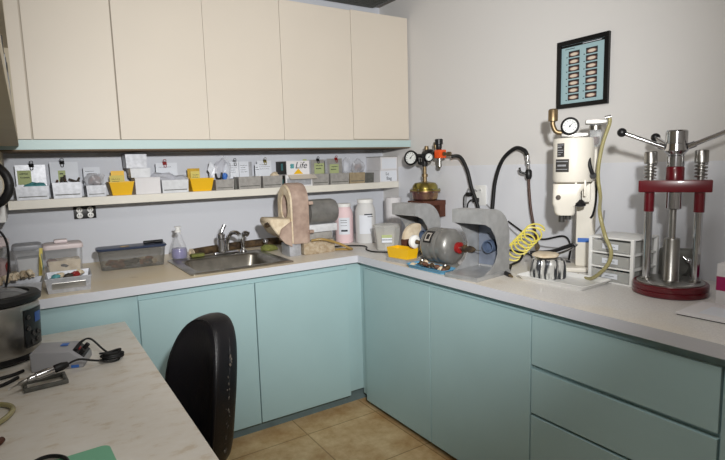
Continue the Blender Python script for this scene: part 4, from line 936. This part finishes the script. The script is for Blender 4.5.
# red flask press
TP = math.radians(-63.5)
t = thing('flask_press', 'dark red bench press with chrome posts, springs and black-knobbed handles', 'press', (-.325, -2.378, W), TP)
MB().lathe((0, 0, 0), [(.125, 0), (.130, .004), (.130, .02), (.128, .022), (.130, .024), (.130, .04), (.126, .044), (.10, .044)], 64).build('base', 'maroon', t)
MB().lathe((0, 0, .0442), [(.115, 0), (.115, .003), (.112, .005)], 56).build('base_plate', 'steel', t)
for sx in (-1, 1):
    MB().cyl((sx * .082, 0, .0495), (sx * .082, 0, .385), .0145, seg=28).build('post', 'chrome', t)
    MB().lathe((sx * .082, 0, .0495), [(.02, 0), (.02, .006), (.0147, .008)]).build('post_foot', 'steel', t)
    MB().lathe((sx * .082, 0, .315), [(.018, 0), (.018, .075)]).build('sleeve', 'maroon', t)
    MB().cyl((sx * .082, 0, .437), (sx * .082, 0, .51), .012).build('post_top', 'steel', t)
    pts = [(sx * .082 + .019 * math.cos(2 * PI * k / 14), .019 * math.sin(2 * PI * k / 14), .442 + .052 * k / (14 * 4)) for k in range(14 * 4 + 1)]
    MB().tube(pts, .0032, 8, 1).build('spring', 'steel', t)
    MB().lathe((sx * .082, 0, .4975), [(.018, 0), (.023, .002), (.023, .044), (.020, .048)]).build('spring_cap', 'steel', t)
b = MB(); b.box(-.120, .120, -.030, .030, .39, .436, .005); b.build('crossbar', 'maroon', t)
MB().lathe((0, 0, .4365), [(.031, 0), (.031, .045), (.028, .05)]).build('crossbar_hub', 'maroon', t)
MB().lathe((0, 0, .487), [(.03, 0), (.03, .038), (.026, .042)]).build('lower_head', 'chrome', t)
MB().lathe((0, 0, .5295), [(.03, 0), (.03, .004), (.041, .016), (.039, .042), (.037, .044), (.037, .087), (.033, .092), (.028, .088)], 36).build('spindle_head', 'chrome', t)
b = MB(); b.lathe((0, 0, .325), [(.024, 0), (.028, .004), (.028, .0645)]); b.build('spindle_nut', 'chrome', t)
MB().cyl((0, 0, .2145), (0, 0, .3245), .0115).build('spindle', 'steel', t)
MB().lathe((0, 0, .0495), [(.031, 0), (.029, .003), (.028, .155), (.027, .163), (.02, .165)], 32).build('ram', 'steel', t)
for (ang, le, ez) in ((185, .185, .062), (118, .155, .05), (-14, .22, .062)):
    a = q(ang); d = Vector((math.cos(a), math.sin(a), 0)); p0 = d * .0405 + Vector((0, 0, .56)); p1 = d * (le + .0) + Vector((0, 0, .56 + ez * (le / .185)))
    h = MB().cyl(p0, p1, .0085, seg=14).build('handle', 'chrome', t)
    MB().cyl(d * .040 + Vector((0, 0, .5598)), p0 + (p1 - p0) * .12, .012).build('handle_socket', 'chrome', h)
    MB().ball(p1, .0175, sub=3).build('knob', 'black', h)
t = thing('denture_flask', 'grey metal flask block with clamp leaning behind the red press', 'flask', (-.15, -2.315, W), TP)
MB().box(-.065, .07, -.03, .03, 0, .145, .012).build('block', 'pan_dark', t)
b = MB(); b.turned((.0, -.0305, .08), (0, -.045, .08), [(.045, 0), (.05, .3), (.04, 1), (.02, .8)]); b.build('cover', 'pan_dark', t)
MB().tube([(.02, -.05, .12), (.05, -.055, .09), (.05, -.05, .04), (.02, -.05, .02)], .007).build('clamp', 'chrome', t)
MB().ball((.04, -.052, .105), .013, sub=2).build('wing_nut', 'chrome', t)
t = thing('white_carton', 'white box with a magenta band at the right edge beside the press', 'box', (-.265, -2.66, W)); MB().box(-.1, .1, -.105, .105, 0, .145, .002).build('carton', 'card', t)
MB().box(-.1007, -.1001, -.104, .104, .05, .1).build('band', 'magenta', t, False); MB().box(-.099, .099, .1051, .1057, .05, .1).build('band', 'magenta', t, False)
t = thing('glass_tile', 'thin white mixing tile with a dark underside in front of the magenta-banded box', 'tile', (-.495, -2.675, W), math.radians(3))
MB().box(-.10, .10, -.14, .14, 0, .003).build('underside', 'black', t, False); MB().box(-.103, .103, -.143, .143, .0032, .009, .001).build('tile', 'card', t)
MB().box(-.06, .05, -.08, .09, .0092, .0096).build('sheet', 'paper', t, False)

# ------------------------------------------------------------------ framed chart
t = thing('framed_chart', 'black framed chart of fourteen denture photographs on the right wall', 'picture', (-.0005, -1.757, 1.883), -PI / 2)
w2, h2 = .143, .168
b = MB()
for x0, x1, z0, z1 in ((-w2, w2, h2 - .022, h2), (-w2, w2, -h2, -h2 + .022), (-w2, -w2 + .022, -h2 + .022, h2 - .022), (w2 - .022, w2, -h2 + .022, h2 - .022)): b.box(x0, x1, -.018, -.001, z0, z1, .001)
b.build('frame', 'frame', t, False)
pr = MB().box(-w2 + .021, w2 - .021, -.008, -.003, -h2 + .021, h2 - .021).build('print', 'print', t, False)
MB().box(-w2 + .022, w2 - .022, -.0086, -.0081, h2 - .034, h2 - .0225).build('heading_band', 'frame', pr, False)
MB().box(.0, .1, -.0091, -.0087, h2 - .0295, h2 - .027).build('heading_text', 'paper', pr, False)
MB().box(-.1, -.045, -.0087, -.0082, h2 - .044, h2 - .041).build('subheading', 'ink', pr, False)
for c in range(2):
    for r_ in range(7):
        cx = (-.048, .05)[c]; cz = .098 - r_ * .0355
        MB().box(cx - .031, cx + .031, -.0094, -.0084, cz - .0145, cz + .0145).build('photograph', 'teeth', pr, False)
        MB().box(cx - .045, cx - .037, -.0088, -.0082, cz - .015, cz - .011).build('caption', 'ink', pr, False)

# ------------------------------------------------------------------ things on the desk
D_ = DZ + .0004
t = thing('slow_cooker', 'stainless slow cooker with a black rim and digital panel on the desk', 'cooker', (-2.565, -1.11, D_), math.radians(-4))
MB().lathe((0, 0, .0), [(.13, 0), (.15, .012), (.15, .03)], 48, sx=1.08, sy=.85).build('base', 'black', t)
MB().lathe((0, 0, .0305), [(.15, 0), (.158, .01), (.165, .17), (.162, .185), (.14, .186)], 56, sx=1.08, sy=.85).build('body', 'steel', t)
MB().lathe((0, 0, .217), [(.158, 0), (.172, .006), (.174, .022), (.166, .032), (.14, .034), (.138, .02)], 56, sx=1.08, sy=.85).build('rim', 'rubber', t)
MB().lathe((0, 0, .232), [(.137, 0), (.137, .012), (.11, .026), (.05, .038), (.01, .04)], 48, sx=1.08, sy=.85).build('glass_lid', 'clear', t)
MB().lathe((0, 0, .045), [(.13, 0), (.14, .12), (.12, .125)], 40, sx=1.05, sy=.83).build('crock', 'darkstuff', t)
def cp(u, v, off=.0): a = q(-42 + 38 * u); z = .055 + .14 * v; r_ = .1585 + .0065 * v * .9 + off + .001; return (1.08 * r_ * math.cos(a), .85 * r_ * math.sin(a), z)
pn = MB().sheet(lambda u, v: cp(u, v, .002), 10, 3).build('control_panel', 'black', t)
MB().sheet(lambda u, v: cp(.45 + .4 * u, .62 + .26 * v, .0035), 6, 2).build('display', 'display', pn)
for k, (uu, vv) in enumerate([(.15, .8), (.15, .5), (.35, .35), (.6, .35), (.3, .12), (.55, .15), (.75, .3)]):
    p = Vector(cp(uu, vv, .003)); dd = Vector((p.x, p.y, 0)).normalized(); MB().turned(p, p + dd * .003, [(.009, 0), (.009, .8), (.006, 1), (.004, .2)]).build('button', 'binder', pn)
t = thing('motor_control_box', 'grey wedge-shaped handpiece control box with a red switch beside the slow cooker', 'box', (-2.34, -1.298, D_), math.radians(-18))
b = MB(); b.prism([(-.08, 0), (.085, 0), (.085, .026), (.045, .062), (-.08, .068)], 'Y', -.055, .065, .003); b.build('case', 'ctl', t)
MB().box(.045, .07, -.0562, -.0552, .002, .012).build('blue_sticker', 'blue', t, False)
MB().box(.0, .024, .005, .03, .0663, .0682).build('blue_switch', 'blue', t)
sl = Matrix.Translation((.065, 0, .0455)) @ Matrix.Rotation(q(42), 4, 'Y')
fp = MB().box(-.022, .024, -.035, .055, .0003, .002).rot(sl).build('front_panel', 'black', t, False)
MB().box(-.016, -.004, -.01, .015, .0022, .007, .001).rot(sl).build('red_switch', 'red', fp)
MB().cyl(sl @ Vector((.008, -.02, .0022)), sl @ Vector((.008, -.02, .016)), .007).build('knob', 'rubber', fp)
MB().cyl(sl @ Vector((.006, .03, .0022)), sl @ Vector((.006, .03, .022)), .008).build('socket', 'rubber', fp)
t = thing('coiled_cord', 'black cord bunched into a tight coil on the desk, running to the control box', 'cord', (-2.185, -1.37, D_))
MB().tube([(-.11, .035, .055), (-.085, .06, .075), (-.055, .085, .07), (-.02, .06, .03), (.005, .02, .012)], lambda u: .008 - .0045 * min(1, u * 3), 8, 8).build('cord', 'rubber', t)
b = MB()
for k in range(9):
    a = k * .5; b.tube([(.032 * math.cos(2 * PI * j / 10) + .007 * math.sin(k), .017 * math.sin(2 * PI * j / 10) + .014 * math.cos(k * 2.1), .009 + .0065 * (k % 5) + .004 * math.sin(a + j)) for j in range(10)], .0036, 8, 3, closed=True)
b.build('coil', 'rubber', t)
t = thing('handpiece', 'silver dental handpiece with a black sleeve lying in its grey rest on the desk', 'handpiece', (-2.39, -1.485, D_ + .04), math.radians(6))
MB().turned((-.105, -.02, -.015), (-.055, -.01, -.002), [(.0025, 0), (.0025, .5), (.006, .6), (.006, 1)]).build('bur', 'steel', t)
MB().turned((-.054, -.0098, -.0018), (.022, .004, .007), [(.0065, 0), (.0095, .15), (.009, .3), (.0125, .35), (.0135, .7), (.012, 1)]).build('body', 'chrome', t)
MB().turned((.0225, .0042, .0072), (.065, .012, .012), [(.011, 0), (.0135, .1), (.0135, .6), (.009, 1)]).build('sleeve', 'rubber', t)
MB().tube([(.064, .012, .012), (.1, .025, .015), (.14, .03, .0), (.175, .06, -.02), (.185, .08, -.03)], .0036, 8, 6).build('cord', 'rubber', t)
t = thing('handpiece_rest', 'dark grey plastic cradle under the silver handpiece', 'stand', (-2.395, -1.465, D_), math.radians(4))
b = MB(); b.box(-.062, .062, -.045, -.033, 0, .014, .003); b.box(-.062, .062, .033, .045, 0, .014, .003); b.box(-.062, -.05, -.033, .033, 0, .014, .003); b.box(.05, .062, -.033, .033, 0, .014, .003)
b.build('frame', 'pan_dark', t)
for x_, z_ in ((-.056, .012), (.052, .022)): MB().box(x_ - .004, x_ + .004, -.035, -.002, .0145, z_ + .0045, .002).build('cradle', 'pan_dark', t)
t = thing('mint_folder', 'mint green sheet with a rounded corner at the bottom edge of the desk', 'folder', (-2.375, -2.17, D_), math.radians(3))
b = MB(); b.rings([rr(.11, .16, .02, 0), rr(.11, .16, .02, .002)]); b.build('sheet', 'mint', t, False)
t = thing('black_cable_loop', 'black cable loop lying over the mint sheet', 'cable', (-2.41, -2.04, D_ + .0024))
MB().tube([(-.06, -.08, .005), (-.045, .01, .005), (.0, .045, .006), (.04, .01, .006), (.045, -.07, .005), (.06, -.15, .005)], .005, 8, 8).build('cable', 'rubber', t)
t = thing('tan_tube', 'olive tan rubber tube looping over the left edge of the desk', 'tube', (-2.52, -1.64, D_))
MB().tube([(-.14, .05, .01), (-.03, .07, .008), (.02, .05, .008), (.04, 0, .008), (.02, -.06, .008), (-.03, -.11, .008), (-.14, -.15, .01)], .0075, 10, 8).build('tube', 'clearhose', t)
o = MB().tube([(-.07, -.04, .008), (-.02, -.03, .008), (.0, 0, .008)], .008).build('brown_plug', 'wood'); o.location = (-2.50, -1.83, D_); tag(o, 'brown tube end at the left edge of the desk below the tan tube', 'tube')
for k, (pts, r_) in enumerate([([(-2.9, -1.25, .008), (-2.6, -1.33, .006), (-2.5, -1.33, .006), (-2.455, -1.30, .006)], .006), ([(-2.9, -1.35, .008), (-2.6, -1.40, .006), (-2.52, -1.41, .006), (-2.47, -1.36, .006)], .006)]):
    tag(MB().tube([(a, b_, c + D_) for a, b_, c in pts], r_, 8, 8).build('power_cable', 'rubber'), ['black power cable entering behind the grey control box, nearer the cooker', 'black power cable entering beside the handpiece rest from the left'][k], 'cable')

# ring lamp at the left edge
t = thing('magnifier_lamp', 'black ring magnifier lamp hanging at the left edge in front of the shelf', 'lamp', (-2.94, -.95, 1.42))
rg = MB(); c = Vector((.412, .03, .0)); pts = [c + Vector((.086 * math.cos(a), -.05 * math.cos(a), .086 * math.sin(a))) for a in [2 * PI * k / 28 for k in range(28)]]
rg.tube([p for p in pts], .0165, 12, 1, closed=True); rg.build('ring', 'rubber', t)
l = MB(); q_ = (Vector((-.5, -.86, 0))).normalized().to_track_quat('Z', 'Y').to_matrix(); l.lathe(c, [(.074, -.001), (.074, .001)], 32, M3=q_); l.build('lens', 'glass', t)
MB().tube([(.0, 0, .1), (.15, 0, .12), (.345, .075, .02)], .009).build('arm', 'rubber', t); MB().cyl((-.0085, 0, .1), (.012, 0, .1), .03).build('wall_plate', 'black', t)
t = thing('hanging_cord', 'thin black cord arching down behind the slow cooker at the left edge', 'cord', (-2.5, -.95, 1.1))
MB().tube([(-.16, .0, .17), (-.06, .0, .185), (.0, .0, .15), (.028, 0, .09), (.022, 0, -.02), (-.005, 0, -.13), (-.02, .0, -.20)], .0042, 8, 8).build('cord', 'rubber', t)

# ------------------------------------------------------------------ light
def area(name, loc, tgt, sx, sy, e, c):
    l = bpy.data.lights.new(name, 'AREA'); l.shape = 'RECTANGLE'; l.size = sx; l.size_y = sy; l.energy = e; l.color = c
    o = bpy.data.objects.new(name, l); col.objects.link(o); o.location = loc; o.rotation_euler = (Vector(tgt) - Vector(loc)).to_track_quat('-Z', 'Y').to_euler(); return o
# added ceiling fill, out of view behind the camera, placed to brighten the desk
t = thing('added_ceiling_fill', 'white rectangular fill light added on the ceiling behind the camera', 'lamp', (-2.15, -3.0, ZC - .0005))
MB().box(-.62, .62, -.31, .31, -.05, -.001, .004).build('housing', 'white', t, False)
area('ceiling_fill_lamp', (-2.15, -3.0, ZC - .058), (-2.15, -3.0, 0), 1.15, .55, 18, (1, .98, .95))
# camera flash
l = bpy.data.lights.new('camera_flash', 'SPOT'); l.shadow_soft_size = .045; l.energy = 285; l.color = (1, .995, .975); l.spot_size = math.radians(88); l.spot_blend = 1
o = bpy.data.objects.new('camera_flash', l); col.objects.link(o); o.location = (-2.17, -3.46, 1.80)
o.rotation_euler = (Vector((-.5, 0, 1.9)) - o.location).to_track_quat('-Z', 'Y').to_euler()
w_ = bpy.data.worlds.new('world'); bpy.context.scene.world = w_; w_.use_nodes = True
w_.node_tree.nodes['Background'].inputs[0].default_value = (.6, .65, .75, 1); w_.node_tree.nodes['Background'].inputs[1].default_value = .15

# ------------------------------------------------------------------ camera
cam = bpy.data.cameras.new('camera'); co = bpy.data.objects.new('camera', cam); col.objects.link(co)
yaw, pit, rol, f = -.5713, -.1258, -.0281, 519.307
cy_, sy_, cp_, sp_ = math.cos(yaw), math.sin(yaw), math.cos(pit), math.sin(pit)
fw = Vector((-sy_ * cp_, cy_ * cp_, sp_)); rt = Vector((cy_, sy_, 0)); upv = rt.cross(fw)
R_ = math.cos(rol) * rt + math.sin(rol) * upv; U_ = -math.sin(rol) * rt + math.cos(rol) * upv
co.matrix_world = Matrix(((R_.x, U_.x, -fw.x, -2.39008), (R_.y, U_.y, -fw.y, -3.39406), (R_.z, U_.z, -fw.z, 1.45787), (0, 0, 0, 1)))
cam.sensor_fit = 'HORIZONTAL'; cam.sensor_width = 36; cam.lens = f / 725 * 36; cam.clip_start = .02
bpy.context.scene.camera = co
sc = bpy.context.scene
sc.view_settings.view_transform = 'Standard'; sc.view_settings.look = 'None'; sc.view_settings.gamma = 1; sc.view_settings.use_curve_mapping = False
sc.view_settings.exposure = .35
